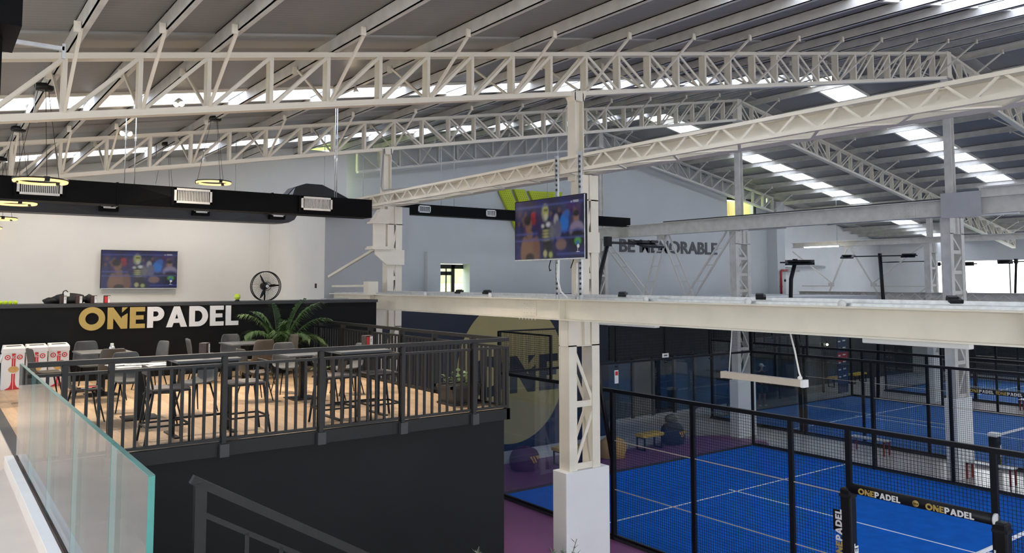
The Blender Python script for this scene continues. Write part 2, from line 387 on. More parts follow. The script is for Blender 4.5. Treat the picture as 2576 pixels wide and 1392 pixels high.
# ------------------------------------------------------------------ walls
wl = struct('wall_left', MB().box(-5.2,22,0,-5.0,24.0,7.1).box(-5.2,-14,0,-5.0,22,4.3).box(-5.2,-14,6.6,-5.0,22,7.1).box(-5.2,9.0,4.2,-5.0,9.6,6.7).box(-5.2,1.0,4.2,-5.0,1.6,6.7).box(-5.2,16.5,4.2,-5.0,17.1,6.7), 'plaster_white')  # unseen wall; its window openings are added to let in side light
struct('wall_television', B(-5.0, 23.75, 0, 10.85, 23.95, 9.40), 'plaster')
struct('wall_block', B(8.35, 19.55, 0, 10.85, 23.74, 7.3), 'plaster_grey')
struct('trim_1', B(8.345, 19.56, 3.0, 8.35, 23.74, 7.3), 'plaster')
# gable wall: notched outline with openings for the small window and the lit upper room
yg = 24.6
def gable(name, xs, zlo, hole=None, m='plaster_grey', y=yg, t=0.3):
    mb = MB(); x0, x1 = xs
    pts = [x0] + ([22.4] if x0 < 22.4 < x1 else []) + [x1]
    if hole is None:
        mb.prism([(x0, zlo), (x1, zlo)] + [(x, zt(x)+0.2) for x in reversed(pts)], (y, y+t), 'xz')
    else:
        hx0, hx1, hz0, hz1 = hole
        mb.prism([(x0,zlo),(hx0,zlo),(hx0,zt(hx0)+.2)] + [(x0, zt(x0)+.2)], (y,y+t), 'xz')
        mb.prism([(hx0,zlo),(hx1,zlo),(hx1,hz0),(hx0,hz0)], (y,y+t), 'xz')
        mb.prism([(hx0,hz1),(hx1,hz1),(hx1,zt(hx1)+.2)] + ([(22.4,zt(22.4)+.2)] if hx0<22.4<hx1 else []) + [(hx0,zt(hx0)+.2)], (y,y+t), 'xz')
        mb.prism([(hx1,zlo),(x1,zlo)] + [(x, zt(x)+.2) for x in [x1]+([22.4] if hx1<22.4<x1 else [])] + [(hx1,zt(hx1)+.2)], (y,y+t), 'xz')
    return mb
struct('wall_gable', gable('g', (10.85, 28.0), 0, (14.84, 16.1, 4.2, 5.88)), 'plaster_grey')
struct('wall_gable_end', gable('g', (28.0, 34.3), 0, (31.2, 33.4, 8.1, 9.3)), 'plaster_grey')
struct('wall_pilaster', B(34.3, 24.0, 0, 34.95, 24.9, 9.25), 'plaster_grey')
struct('wall_back', gable('g', (34.95, 46.0), 0, None, y=25.0), 'plaster_white')
# thicker frame around the niche of the small window
struct('trim_2', MB().box(14.30,24.42,4.2,14.84,24.6,6.30).box(16.1,24.42,4.2,18.3,24.6,6.28).box(14.84,24.42,5.88,16.1,24.6,6.29), 'plaster_grey')
w1 = tag(thing('window_1', None, None, (15.47,24.75,4.2)), kind='structure')
part('window_frame', MB().box(14.84,24.86,5.70,16.1,24.92,5.86).box(15.58,24.86,4.2,15.72,24.92,5.86).box(14.84,24.86,4.70,15.6,24.92,4.86).box(15.34,24.87,4.84,15.38,24.91,5.7).box(14.84,24.87,5.46,15.6,24.91,5.60), 'window_black', w1)
part('pane', B(14.84,24.885,4.86,15.34,24.89,5.46), 'glass', w1); part('pane', B(15.38,24.885,4.86,15.58,24.89,5.46), 'glass', w1)
# lit room high up in the gable
w2 = tag(thing('window_2', None, None, (32.3,24.7,8.1)), kind='structure')
part('window_frame', MB().box(31.2,24.56,9.2,33.4,24.62,9.32).box(33.25,24.56,8.1,33.4,24.62,9.3), 'window_black', w2)
part('room_back', B(31.0,26.2,8.0,33.6,26.25,9.4), 'yellow_room', w2)
part('door', B(31.25,25.3,8.3,31.6,25.34,9.05), 'door_wood', w2)
part('room_side', B(33.4,24.9,8.0,33.45,26.2,9.4), 'yellow_room', w2)
struct('wall_near_end', MB().prism([(-5,6.3),(46,6.3),(46,zt(46)+.2),(22.4,zt(22.4)+.2),(-5,zt(-5)+.2)], (-14.2,-14), 'xz').box(30,-14.2,0,46,-14,6.3), 'plaster_white')  # unseen end wall, left open below so daylight reaches the courts
# right-hand side wall with a glazed band
struct('wall_right', MB().box(46,-14,0,46.2,25.3,3.7).box(46,-14,3.7,46.2,6.0,6.4).box(46,-14,6.35,46.2,25.3,7.65).box(46,22.2,3.6,46.2,25.3,6.4), 'plaster_white')
w3 = tag(thing('window_3', None, None, (46.1,8,4.15)), kind='structure')
for i in range(12): part('mullion', B(46.06,-12+i*3,3.7,46.12,-11.94+i*3,6.35), 'steel_grey', w3)
part('pane', B(46.08,-14,3.7,46.09,22.2,6.35), 'glass', w3)
sh = tag(thing('door_1', None, None, (45.95,15,0)), kind='structure')
for i in range(26): part('slat', B(45.88,9,0.25+i*.125,45.94,22,0.35+i*.125), 'roller', sh)
part('backing', B(45.95,9,0.2,45.99,22,3.6), 'black_trim', sh)
# ------------------------------------------------------------------ lower level: mural wall, facade under the gallery
struct('wall_mural', B(8.0, 18.65, 0, 17.6, 18.9, 4.62), 'navy')
struct('trim_3', B(8.0, 18.6, 4.62, 17.6, 18.95, 4.80), 'plaster_grey')
struct('trim_4', B(13.0,18.58,4.80,16.7,18.66,4.86), 'black_trim')
struct('baseboard_mural', B(8.0, 18.615, 0.0, 17.6, 18.65, 0.36), 'plaster_grey')
struct('wall_mural_return', B(17.4, 18.9, 0, 17.6, 21.5, 4.62), 'navy')
struct('ceiling_gallery', MB().box(8.0, 18.9, 4.35, 21.7, 24.6, 4.6).box(22.95, 18.9, 4.35, 34.3, 24.6, 4.6), 'plaster_grey')
fw = struct('wall_facade', MB().box(17.6,21.5,3.62,34.3,21.7,4.62).box(17.6,21.52,0,27.0,21.7,0.18), 'steel_grey')
fa = tag(thing('wall_glazed_front', None, None, (22,21.5,0)), kind='structure')
for i, x in enumerate((17.6,18.9,20.2,21.5,22.6,23.8,25.0,26.2,27.2)):
    part('mullion', B(x-.06,21.44,0.1,x+.06,21.52,2.30), 'black_trim', fa)
for i, (a, b, mm) in enumerate(((17.7,18.8,'dark_glass'),(19.0,20.1,'pane_blue'),(20.3,21.4,'pane_blue'),(21.6,22.5,'pane_grey'),(22.7,23.7,'dark_glass'),(23.9,24.9,'pane_blue'),(25.1,26.1,'pane_blue'),(26.3,27.1,'dark_glass'))):
    part('pane', B(a,21.49,0.15,b,21.50,2.28), mm, fa)
for i, (a, b) in enumerate(((17.7,19.7),(20.3,23.2),(23.25,26.1),(26.2,29.5),(29.55,32.0))):
    pn = part('shutter', B(a,21.46,2.32,b,21.5,3.60), 'roller', fa)
    for k in range(11): part('slat', B(a,21.43,2.36+k*.112,b,21.47,2.43+k*.112), 'roller', pn)
# right of the facade: darker entrance bay
struct('wall_entrance', B(27.2,23.2,0,34.3,23.4,4.35), 'pane_grey')
en = tag(thing('door_2', None, None, (29.5,21.6,0)), kind='structure')
for x in (27.2,29.0,30.8,32.6,34.2): part('mullion', B(x-.05,21.55,0,x+.05,21.62,2.32), 'black_trim', en)
for a in (27.25,29.05,30.85,32.65): part('pane', B(a,21.58,0.05,a+1.5,21.59,2.3), 'glass', en)
# ------------------------------------------------------------------ counter wall, terrace
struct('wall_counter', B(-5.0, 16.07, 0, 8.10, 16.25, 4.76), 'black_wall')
struct('trim_5', B(-5.0, 16.04, 4.76, 8.12, 16.75, 4.82), 'black_trim')
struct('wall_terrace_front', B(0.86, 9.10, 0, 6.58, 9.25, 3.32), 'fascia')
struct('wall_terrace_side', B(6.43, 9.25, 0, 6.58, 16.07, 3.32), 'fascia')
ch = struct('trim_6', MB().box(0.86,9.02,3.29,6.62,9.08,3.44).box(6.57,9.02,3.29,6.63,16.07,3.44), 'black_metal')
dk = struct('terrace_deck', B(0.89, 9.08, 3.33, 6.57, 16.07, 3.425), 'wood')
me = B(-.083,-.598,-.007,.083,.598,.007).mesh('plank'); fixn(me); me.materials.append(MATS['wood'])
for i in range(34):
    for j in range(7):
        x = 0.89 + .0835 + i*.167; y0 = 9.08 + (j*1.2 - (i*0.43) % 1.2)
        a, b = max(9.085, y0), min(16.065, y0+1.196)
        if b-a < .12: continue
        o = bpy.data.objects.new('plank', me); COL.objects.link(o); o.parent = dk; o.location = (x, (a+b)/2, 3.433); o.scale = (1, (b-a)/1.196, 1)
struct('floor_walkway', B(-5.0,-6,3.30, 0.78,16.07,3.44), 'walkway')
struct('floor_bar', B(-5.0,16.25,3.30,8.35,23.75,3.44), 'walkway')
struct('trim_7', B(0.775,9.1,3.36,0.892,16.07,3.452), 'black_trim')
# ------------------------------------------------------------------ roof
SKY = [(-0.3,0.8),(5.95,7.03),(13.65,14.75),(20.65,21.75)]
ce = tag(thing('ceiling', None, None, (22.4,5,9)), kind='structure')
def slope_strip(y0, y1, xa, xb, m, name, t=0.06, off=0.205):
    mb = MB()
    pts = [(xa, zt(xa)+off), (xb, zt(xb)+off)]
    mb.prism([(xa, zt(xa)+off), (xb, zt(xb)+off), (xb, zt(xb)+off+t), (xa, zt(xa)+off+t)], (y0, y1), 'xz')
    return mb.build(name, m, ce)
ys = [-14.0] + [v for ab in SKY for v in ab] + [25.3]
for i in range(0, len(ys), 2):
    slope_strip(ys[i], ys[i+1], -5.2, 22.4, 'roof_sheet', 'roof_panel'); slope_strip(ys[i], ys[i+1], 22.4, 46.3, 'roof_sheet', 'roof_panel')
PUR = [-5.1,-3.5,-1.9,-0.4,1.17,1.98,2.75,4.35,5.93,7.48] + [9.06+1.57*i for i in range(9)]
PURX = PUR + [44.8-x for x in reversed(PUR)]
for x in PURX:
    z = zt(x); y1 = 23.74 if x < 10.8 else 24.6
    if x > 34.4: y1 = 24.98
    w = 0.075 if x < 22.4 else -0.075
    mb = MB().box(x, -13, z, x+.014*(1 if w>0 else -1), y1, z+.2).box(x, -13, z, x+w, y1, z+.013).box(x,-13,z+.187,x+w,y1,z+.2)
    mb.build('purlin', 'steel_dim', ce)
sk = {}
for (y0, y1) in SKY:
    for a, b in zip(PURX[:-1], PURX[1:]):
        if b-a < .3 or a < -6: continue
        s = 1 if b <= 22.4 else -1
        if a < 22.4 < b: continue
        slope_strip(y0, y1, a+.02, b-.02 if s > 0 else b-.02, 'skylight', 'skylight_panel', 0.012, 0.215)
    for (a, b) in ((-5.2,22.4),(22.4,46.3)):
        for yy in (y0, y1): slope_strip(yy-.04, yy+.04, a, b, 'steel', 'skylight_edge', 0.05, 0.165)
# overlap strips of the roof sheet above each truss
for Y in (10.15, 17.15, 24.1):
    for (a, b) in ((-5.2,22.4),(22.4,44.7)): slope_strip(Y-.25, Y+.42, a, b, 'flashing', 'roof_flashing', 0.03, 0.175)
part('ridge_cap', B(22.2,-14,zt(22.4)+.14,22.6,25.3,zt(22.4)+.18), 'steel_dim', ce)
# ------------------------------------------------------------------ roof trusses
DP = 0.76
NODL = [9.06-0.79*k for k in range(14)][::-1] + [9.06+(22.4-9.06)/17*j for j in range(1,18)]
def truss(Y, x_from, x_to, label, m='steel'):
    t = thing('roof_truss', label, 'roof truss', (22.4, Y, zt(22.4)))
    for side in (0, 1):
        nodes = NODL if side == 0 else [44.8-x for x in reversed(NODL)]
        nodes = [x for x in nodes if x_from-0.05 <= x <= x_to+0.05]
        if len(nodes) < 2: continue
        a, b = nodes[0], nodes[-1]
        bar('top_chord', (a,Y,zt(a)-.035), (b,Y,zt(b)-.035), .17, .07, m, t)
        bar('bottom_chord', (a,Y,zt(a)-DP+.04), (b,Y,zt(b)-DP+.04), .17, .08, m, t)
        for i, x in enumerate(nodes):
            thick = .05
            bar('post', (x,Y,zt(x)-DP+.06), (x,Y,zt(x)-.05), thick, .15, m, t, up=(0,1,0))
            if i+1 < len(nodes):
                x2 = nodes[i+1]; xm = x if side == 0 else 44.8-x2
                rise = (xm < 9.0) or (xm > 16.2)
                if side: rise = not rise
                if rise: p, q = (x,Y,zt(x)-DP+.03), (x2,Y,zt(x2)-.05)
                else: p, q = (x,Y,zt(x)-.05), (x2,Y,zt(x2)-DP+.03)
                for dy in (-.07, .07): bar('diagonal', (p[0],Y+dy,p[2]), (q[0],Y+dy,q[2]), .02, .045, m, t)
    for x in PURX:
        if not (x_from-.1 <= x <= x_to+.1) or abs(x-22.4) < .5: continue
        for s in (-1, 1):
            if s > 0 and Y > 20: continue
            if s > 0 and Y > 17.5: continue
            L = 1.15
            bar('knee_brace', (x,Y+s*.08,zt(x)-DP+.08), (x,Y+s*L,zt(x)+.02), .034, .034, m, t)
            bar('cleat', (x-.04,Y+s*(L+.01),zt(x)-.05), (x-.04,Y+s*(L+.01),zt(x)+.06), .065, .03, m, t, up=(0,1,0))
    bar('ridge_post', (22.4,Y,zt(22.4)-DP-.05), (22.4,Y,zt(22.4)), .24, .2, m, t, up=(0,1,0))
    return t
truss(10.15, -1.3, 44.9, 'nearest white lattice roof truss spanning the whole upper picture')
truss(17.15, -1.3, 44.9, 'second white lattice roof truss, just beyond the ring pendants')
truss(24.15, 10.95, 34.2, 'farthest lattice roof truss against the grey gable wall', 'steel_dim')
# ------------------------------------------------------------------ columns
def ibeam_x(mb, x0, x1, yc, z0, z1, d=.26):
    """H-section stanchion: flanges face the camera (-Y) and +Y"""
    mb.box(x0, yc-d/2, z0, x1, yc-d/2+.02, z1).box(x0, yc+d/2-.02, z0, x1, yc+d/2, z1).box((x0+x1)/2-.012, yc-d/2, z0, (x0+x1)/2+.012, yc+d/2, z1)
    return mb
def column(X0, Y, label, zones, base_box, post, m='steel', n_lo=2, plate=True, skirt=None):
    """zones: list of (xl, xr, z0, z1); chords at xl and xr with lacing between"""
    c = thing('lattice_column', label, 'column', (X0+.4, Y, 0))
    if base_box:
        bx0, bx1, by0, by1, bz = base_box
        bb = part('plinth', B(bx0,by0,0,bx1,by1,bz), 'plaster_white', c, bevel=.01)
    for (xl, xr, z0, z1, nseg) in zones:
        for a in (xl, xr-.17):
            part('stanchion', MB().box(a,Y-.13,z0,a+.17,Y-.11,z1).box(a,Y+.11,z0,a+.17,Y+.13,z1).box(a+.01,Y-.12,z0,a+.03,Y+.12,z1), m, c)
        part('cap_plate', MB().box(xl,Y-.10,z1-.42,xr,Y-.08,z1).box(xl,Y-.13,z1-.44,xr,Y+.13,z1-.42).box((xl+xr)/2-.02,Y-.16,z1-.42,(xl+xr)/2+.02,Y-.08,z1), m, c)
        zz = [z0 + (z1-.44-z0)*k/nseg for k in range(nseg+1)]
        for k in range(nseg):
            a, b = (xl+.12, xr-.12) if k % 2 == 0 else (xr-.12, xl+.12)
            for dy in (-.1, .1): bar('lacing', (a,Y+dy,zz[k]+.03), (b,Y+dy,zz[k+1]-.03), .02, .06, m, c)
            bar('batten', (xl+.1,Y-.1,zz[k]+.06), (xr-.1,Y-.1,zz[k]+.06), .02, .10, m, c)
    if post:
        px, z0, z1 = post
        part('roof_post', MB().box(px-.10,Y-.1,z0,px-.08,Y+.1,z1).box(px+.08,Y-.1,z0,px+.10,Y+.1,z1).box(px-.08,Y-.012,z0,px+.08,Y+.012,z1), m, c)
        part('post_cap', MB().prism([(px-.17,z1),(px+.17,z1),(px+.10,z1-.14),(px-.10,z1-.14)], (Y-.1,Y+.1), 'xz'), m, c)
    return c
c1 = column(8.57, 10.15, 'white lattice column on a plain white plinth beside the hanging television',
   [(8.57,9.25,2.1,4.57,2),(8.86,9.25,4.57,7.03,3)], (8.46,9.42,9.98,10.32,2.1), (8.86,6.92,8.44))
part('tie_plate', B(8.86,10.0,5.70,9.26,10.02,6.05), 'steel', c1)
c2 = column(8.57, 17.15, 'white lattice column rising behind the terrace railing by the dark counter',
   [(8.57,9.25,0.0,4.57,3),(8.86,9.25,4.57,7.03,3)], None, (8.86,6.92,8.44))
part('corbel', MB().prism([(8.50,5.98),(9.28,5.98),(9.28,5.62),(8.80,5.62),(8.50,5.86)], (16.95,17.0), 'xz').box(8.40,16.9,5.98,8.9,17.3,6.02), 'steel', c2)
part('girder_stub', MB().box(8.42,16.95,6.02,8.86,17.25,6.06).box(8.5,17.05,6.06,8.82,17.1,6.6).box(8.42,16.95,6.6,8.86,17.25,6.64).prism([(8.45,6.64),(8.9,6.64),(8.9,6.95),(8.66,6.95)],(16.97,17.2),'xz'), 'steel', c2)
part('wall_strut', MB().beam((8.62,17.2,6.0),(8.45,19.5,5.35),.06,.06), 'steel', c2)
part('wall_strut', MB().beam((8.62,17.2,5.12),(8.55,19.5,5.10),.05,.05), 'steel', c2)
part('foot_box', B(8.35,16.98,4.9,8.6,17.25,5.22), 'steel', c2)
c4 = column(21.95, 10.15, 'grey-white lattice column with tiled plinth behind the near court netting',
   [(22.0,22.8,2.1,4.3,2),(22.0,22.8,4.3,6.93,4)], (21.95,22.85,10.0,10.32,2.1), (22.4,6.93,10.8), 'steel_dim')
c3 = column(21.95, 17.15, 'grey-white lattice column with white plinth between the two blue courts',
   [(22.0,22.8,1.9,4.3,2),(22.0,22.8,4.3,6.93,4)], (21.95,22.9,17.0,17.35,1.9), (22.4,6.93,10.8), 'steel_dim')
c6 = column(22.0, 24.15, 'far lattice column standing against the grey gable wall',
   [(22.0,22.7,0,6.93,6)], None, (22.4,6.93,10.8), 'steel_dim')
c5 = column(35.4, 17.15, 'distant lattice column in front of the bright glazed side wall',
   [(35.4,36.1,2.0,6.93,6)], (35.35,36.2,17.0,17.35,2.0), (35.74,6.93,8.2), 'steel_dim')
# ------------------------------------------------------------------ crane girders (run along the hall)
def ibeam_y(name, label, xc, y0, y1, z0, z1, w, m, cat='steel beam'):
    t = thing(name, label, cat, (xc, y0, z0))
    part('bottom_flange', B(xc-w/2,y0,z0,xc+w/2,y1,z0+.02), m, t)
    part('web', B(xc-.008,y0,z0+.02,xc+.008,y1,z1-.02), m, t)
    part('top_flange', B(xc-w/2,y0,z1-.02,xc+w/2,y1,z1), m, t)
    return t
lb = ibeam_y('steel_girder', 'long cream steel girder crossing the middle of the picture', 8.60, -6, 19.5, 4.57, 4.92, .28, 'steel')
for y in (3.2, 10.15, 17.15): part('stiffener', B(8.47,y-.012,4.59,8.59,y+.012,4.90), 'steel', lb)
sp = part('splice_plate', B(8.57,10.9,4.62,8.592,11.3,4.87), 'steel', lb)
for i in range(4):
    for j in range(3): part('bolt', MB().lathe([(0,-.02),(.014,-.02),(.014,0)], 6, (8.57,10.94+i*.085+(.03 if i>1 else 0),4.665+j*.08), axis='x'), 'steel', sp)
for i in range(6): part('bolt', MB().lathe([(0,-.03),(.014,-.03),(.014,0)], 6, (8.52,10.86+i*.09,4.57)), 'steel', sp)
part('rail_plate', B(8.55,-6,4.92,8.72,19.4,4.955), 'galv', lb)
part('cable_tray', MB().box(8.74,-6,4.92,8.80,16.8,5.0).box(8.8,-6,4.92,8.86,16.8,4.94), 'galv', lb)
for y in (12.2,8.2,6.4,5.1,14.6): part('clip', MB().lathe([(0,-.012),(.05,-.012),(.05,.012),(0,.012)], 12, (8.50,y,4.945), axis='x'), 'plastic_white', lb)
ug = ibeam_y('crane_girder', 'upper cream crane girder with open lattice walkway bracing', 9.12, -6, 19.5, 7.05, 7.37, .26, 'steel', 'crane girder')
part('lattice_top_chord', B(8.22,-6,7.18,8.29,19.5,7.225), 'steel', ug)
part('lattice_bottom_chord', B(8.22,-6,6.955,8.29,19.5,7.01), 'steel', ug)
n = 46; st = 0.56
for i in range(n):
    y = -6 + i*st
    a, b = (7.15, 6.97)
    bar('lattice_bar', (8.255,y,6.99), (8.255,y+st*.42,7.19), .02, .026, 'steel', ug)
    bar('lattice_bar', (8.255,y+st*.52,7.19), (8.255,y+st*.94,6.99), .02, .026, 'steel', ug)
    if i % 2 == 0:
        bar('plan_bracing', (8.28,y,6.98), (9.02,y+st,7.04), .04, .02, 'steel', ug); bar('plan_bracing', (9.02,y+st,7.04), (8.28,y+2*st,6.98), .04, .02, 'steel', ug)
        bar('spacer', (8.28,y,7.20), (9.02,y,7.35), .03, .025, 'steel', ug)
for y in (10.15, 17.15): part('stiffener', B(9.0,y-.01,7.07,9.1,y+.01,7.35), 'steel', ug)
spl = part('splice_plate', B(9.09,11.0,7.09,9.11,11.5,7.34), 'steel', ug)
for i in range(5):
    for j in range(4): part('bolt', MB().lathe([(0,-.02),(.014,-.02),(.014,0)], 6, (9.09,11.05+i*.1,7.12+j*.06), axis='x'), 'steel', spl)
part('crane_rail', B(9.09,-6,7.37,9.15,19.4,7.41), 'galv', ug)
part('cable_pipe', MB().tube([(8.72,17.0,8.4),(8.66,17.0,7.5),(8.5,16.6,7.35),(8.4,14,7.24)], .02, 6), 'steel_grey', c2)
rg = ibeam_y('crane_girder', 'grey crane girder with riveted splice crossing before the gable lettering', 21.95, -6, 24.0, 6.95, 7.40, .3, 'steel_dim', 'crane girder')
part('cover_plate', B(21.78,9.13,6.90,21.80,10.14,7.56), 'steel_grey', rg)
part('upper_girder', MB().box(21.86,-6,7.40,21.88,9.2,7.62).box(21.80,-6,7.62,22.1,9.2,7.66), 'steel_dim', rg)
spr = part('splice_plate', B(21.92,10.9,6.97,21.94,11.6,7.38), 'steel_dim', rg)
for i in range(6):
    for j in range(4): part('bolt', MB().lathe([(0,-.02),(.016,-.02),(.016,0)], 6, (21.92,10.96+i*.11,7.03+j*.095), axis='x'), 'steel_dim', spr)
part('crane_rail', B(21.9,-6,7.40,22.0,20.2,7.45), 'black_trim', rg)
part('lamp_strip', B(21.86,8.3,6.90,21.94,9.9,6.945), 'plastic_white', rg); part('lamp_strip', B(21.86,15.0,6.90,21.94,16.4,6.945), 'steel_grey', rg)
rl = ibeam_y('steel_girder', 'lower grey girder between the far columns under the ladder bracing', 21.95, 9.0, 24.0, 4.30, 4.60, .24, 'steel_dim')
tg = ibeam_y('crane_girder', 'distant grey crane girder carrying the lit tube lamp', 35.5, 8.0, 23.9, 6.92, 7.18, .28, 'steel_dim', 'crane girder')
tl = ibeam_y('steel_girder', 'lowest distant girder with lattice web near the bright windows', 35.5, 8.0, 23.6, 4.36, 4.74, .28, 'steel_dim')
for i in range(24):
    y = 9 + i*.6; bar('lattice_bar', (35.34,y,4.42), (35.34,y+.3,4.68), .02, .03, 'steel_dim', tl); bar('lattice_bar', (35.34,y+.3,4.68), (35.34,y+.6,4.42), .02, .03, 'steel_dim', tl)
# ladder bracing between the far columns
br = thing('ladder_bracing', 'grey ladder-like W bracing in front of the gable lettering', 'bracing', (22.1,20.5,4.7))
zz0, zz1 = 4.66, 6.93
for (ya, za, yb, zb) in ((23.7,zz1,21.35,zz0),(20.45,zz1,21.35,zz0),(20.35,zz1,19.25,zz0),(17.4,zz1,19.25,zz0)):
    for k, off in enumerate((0, -.38)):
        bar('stringer', (22.0,ya+off*.9,za), (22.0,yb+off,zb), .05, .06, 'steel_dim', br)
    for t in (.25, .5, .75):
        yy = ya+(yb-ya)*t; z = za+(zb-za)*t
        bar('rung', (22.0,yy,z), (22.0,yy-.37,z), .03, .03, 'steel_dim', br)
part('gusset', MB().box(21.97,20.2,6.78,22.03,20.6,6.95).box(21.97,19.0,4.6,22.03,19.4,4.75).box(21.97,21.0,4.6,22.03,21.5,4.75), 'steel_dim', br)
b3 = thing('rod_bracing', 'thin distant rod bracing forming an A in front of the white back wall', 'bracing', (35.5,20.7,4.7))
for p, q in (((20.9,6.9),(21.9,4.75)),((20.8,6.9),(19.5,4.75)),((23.9,6.75),(21.7,5.1)),((17.3,6.85),(19.75,5.1)),((23.4,5.0),(21.8,5.0)),((19.7,5.0),(17.2,5.0)),((17.2,5.0),(17.9,4.4))):
    bar('rod', (35.45,p[0],p[1]), (35.45,q[0],q[1]), .05, .07 if abs(p[0]-20.85)<.2 else .045, 'steel_dim', b3)
part('gusset', MB().box(35.42,20.65,6.8,35.48,21.05,6.95).box(35.42,21.65,4.98,35.48,21.95,5.15).box(35.42,19.5,4.98,35.48,19.8,5.15), 'steel_dim', b3)
# ------------------------------------------------------------------ terrace railing
rl1 = thing('terrace_railing', 'black metal railing along the front edge of the wooden terrace', 'railing', (3.7,9.06,3.44))
def railing(t, p0, p1, n_bal, posts, axis):
    ax = 0 if axis == 'x' else 1
    def P(s, z, off=0.0):
        v = [p0[0]+(p1[0]-p0[0])*s, p0[1]+(p1[1]-p0[1])*s, z]; v[1-ax] += off; return v
    bar('handrail', P(0,4.395), P(1,4.395), .07, .05, 'rail_metal', t)
    bar('top_bar', P(0,4.285), P(1,4.285), .045, .03, 'rail_metal', t)
    bar('bottom_bar', P(0,3.47), P(1,3.47), .045, .03, 'rail_metal', t)
    for s in posts:
        bar('post', P(s,3.30,-.035), P(s,4.38,-.035), .05, .05, 'rail_metal', t); bar('post', P(s,3.30,.02), P(s,4.38,.02), .05, .012, 'rail_metal', t)
        bar('bracket', P(s,3.285,-.06), P(s,3.425,-.06), .10, .07, 'black_trim', t)
    for k in range(n_bal):
        s = (k+.5)/n_bal
        if min(abs(s-q) for q in posts) < .35/n_bal: continue
        bar('baluster', P(s,3.47), P(s,4.285), .028, .028, 'rail_metal', t)
L = 5.78
railing(rl1, (0.82,9.06), (6.60,9.06), 50, [(x-.82)/L for x in (1.14,1.56,2.70,3.83,4.93,6.02)], 'x')
rl2 = thing('terrace_railing', 'black metal railing on the far right edge of the terrace', 'railing', (6.60,12.5,3.44))
railing(rl2, (6.60,9.06), (6.60,16.0), 60, [(y-9.06)/6.94 for y in (9.9,11.0,12.1,13.3,14.5,15.6)], 'y')
part('end_post', MB().box(6.58,9.04,3.44,6.62,9.08,4.30), 'rail_metal', rl1)
# ------------------------------------------------------------------ glass balustrade of the walkway
gb = thing('glass_balustrade', 'frameless glass balustrade in a pale floor channel at lower left', 'balustrade', (0.75,6.2,3.44))
ysg = [3.45, 4.24, 5.42, 6.6, 7.8, 8.92]
for a, b in zip(ysg[:-1], ysg[1:]):
    pn = part('glass_panel', B(0.742,a+.006,3.46,0.768,b-.006,4.425), 'glass_rail', gb)
    part('panel_edge', MB().box(0.742,a+.004,3.46,0.768,a+.0055,4.425), 'glass_edge', pn)
    part('panel_top', MB().box(0.742,a+.006,4.4255,0.768,b-.006,4.428), 'glass_edge', pn)
part('channel', MB().box(0.655,3.3,3.44,0.735,9.0,3.55).box(0.775,3.3,3.44,0.79,9.0,3.55), 'walkway', gb)
part('channel_lip', MB().box(0.655,3.3,3.55,0.725,9.0,3.556), 'plastic_white', gb)
part('gasket', B(0.726,3.3,3.50,0.741,9.0,3.553), 'menu_brown', gb)
# ------------------------------------------------------------------ stair with black handrail (lower foreground)
st_ = thing('stair_flight', 'black stair flight with slanting square handrail in the lower foreground', 'stairs', (3.2,6.2,0))
def hz(x): return 3.80-.59*(x-1.62)
part('handrail', MB().beam((1.58,6.0,hz(1.58)-.03),(6.2,6.0,hz(6.2)-.03),.055,.06), 'rail_metal', st_)
part('mid_rail', MB().beam((1.66,6.0,hz(1.66)-.24),(6.2,6.0,hz(6.2)-.24),.03,.035), 'rail_metal', st_)
part('newel_post', B(1.60,5.97,2.6,1.68,6.03,hz(1.6)-.05), 'rail_metal', st_)
for i in range(16):
    x = 1.98+i*.26; part('baluster', B(x-.016,5.985,hz(x)-1.0,x+.016,6.015,hz(x)-.24), 'rail_metal', st_)
for i in range(15): part('tread', B(1.7+i*.29,6.02,2.75-i*.17,2.02+i*.29,7.2,2.80-i*.17), 'black_trim', st_)
part('stringer', MB().beam((1.6,6.03,2.72),(6.1,6.03,hz(6.1)-1.05),.05,.24), 'rail_metal', st_)
part('landing', B(0.86,6.0,2.70,1.7,9.0,2.80), 'black_trim', st_)
part('landing_post', MB().box(1.55,6.0,0,1.65,6.1,2.7).box(1.55,8.8,0,1.65,8.9,2.7), 'rail_metal', st_)
# ------------------------------------------------------------------ ONEPADEL sign on the counter wall
sg = thing('wall_sign', 'large gold and white ONEPADEL letters on the dark counter wall', 'sign', (2.2,16.06,4.36))
wlen = wordlen('ONEPADEL', 1.0, .105, 1.0); hh = .392
kx = 2.83/(wlen*hh)
word(sg, 'ONEPADEL', (2.21,16.065,4.352), (1,0,0), (0,0,1), hh, .03, ['gold']*3+['letter_white']*5, .105, kx)
# ------------------------------------------------------------------ mural: painted disc with ONE
mu = thing('wall_mural_disc', 'gold painted disc with dark ONE lettering on the navy wall', 'mural', (13.72,18.64,2.67))
ring = [(13.80+1.93*math.cos(2*PI*k/72), 2.62+2.08*math.sin(2*PI*k/72)) for k in range(72)]
part('disc', MB().prism(ring, (18.642,18.648), 'xz'), 'gold_paint', mu)
word(mu, 'ONE', (12.35,18.641,1.98), (1,0,0), (0,0,1), 1.07, .004, 'navy', .13, 1.0)
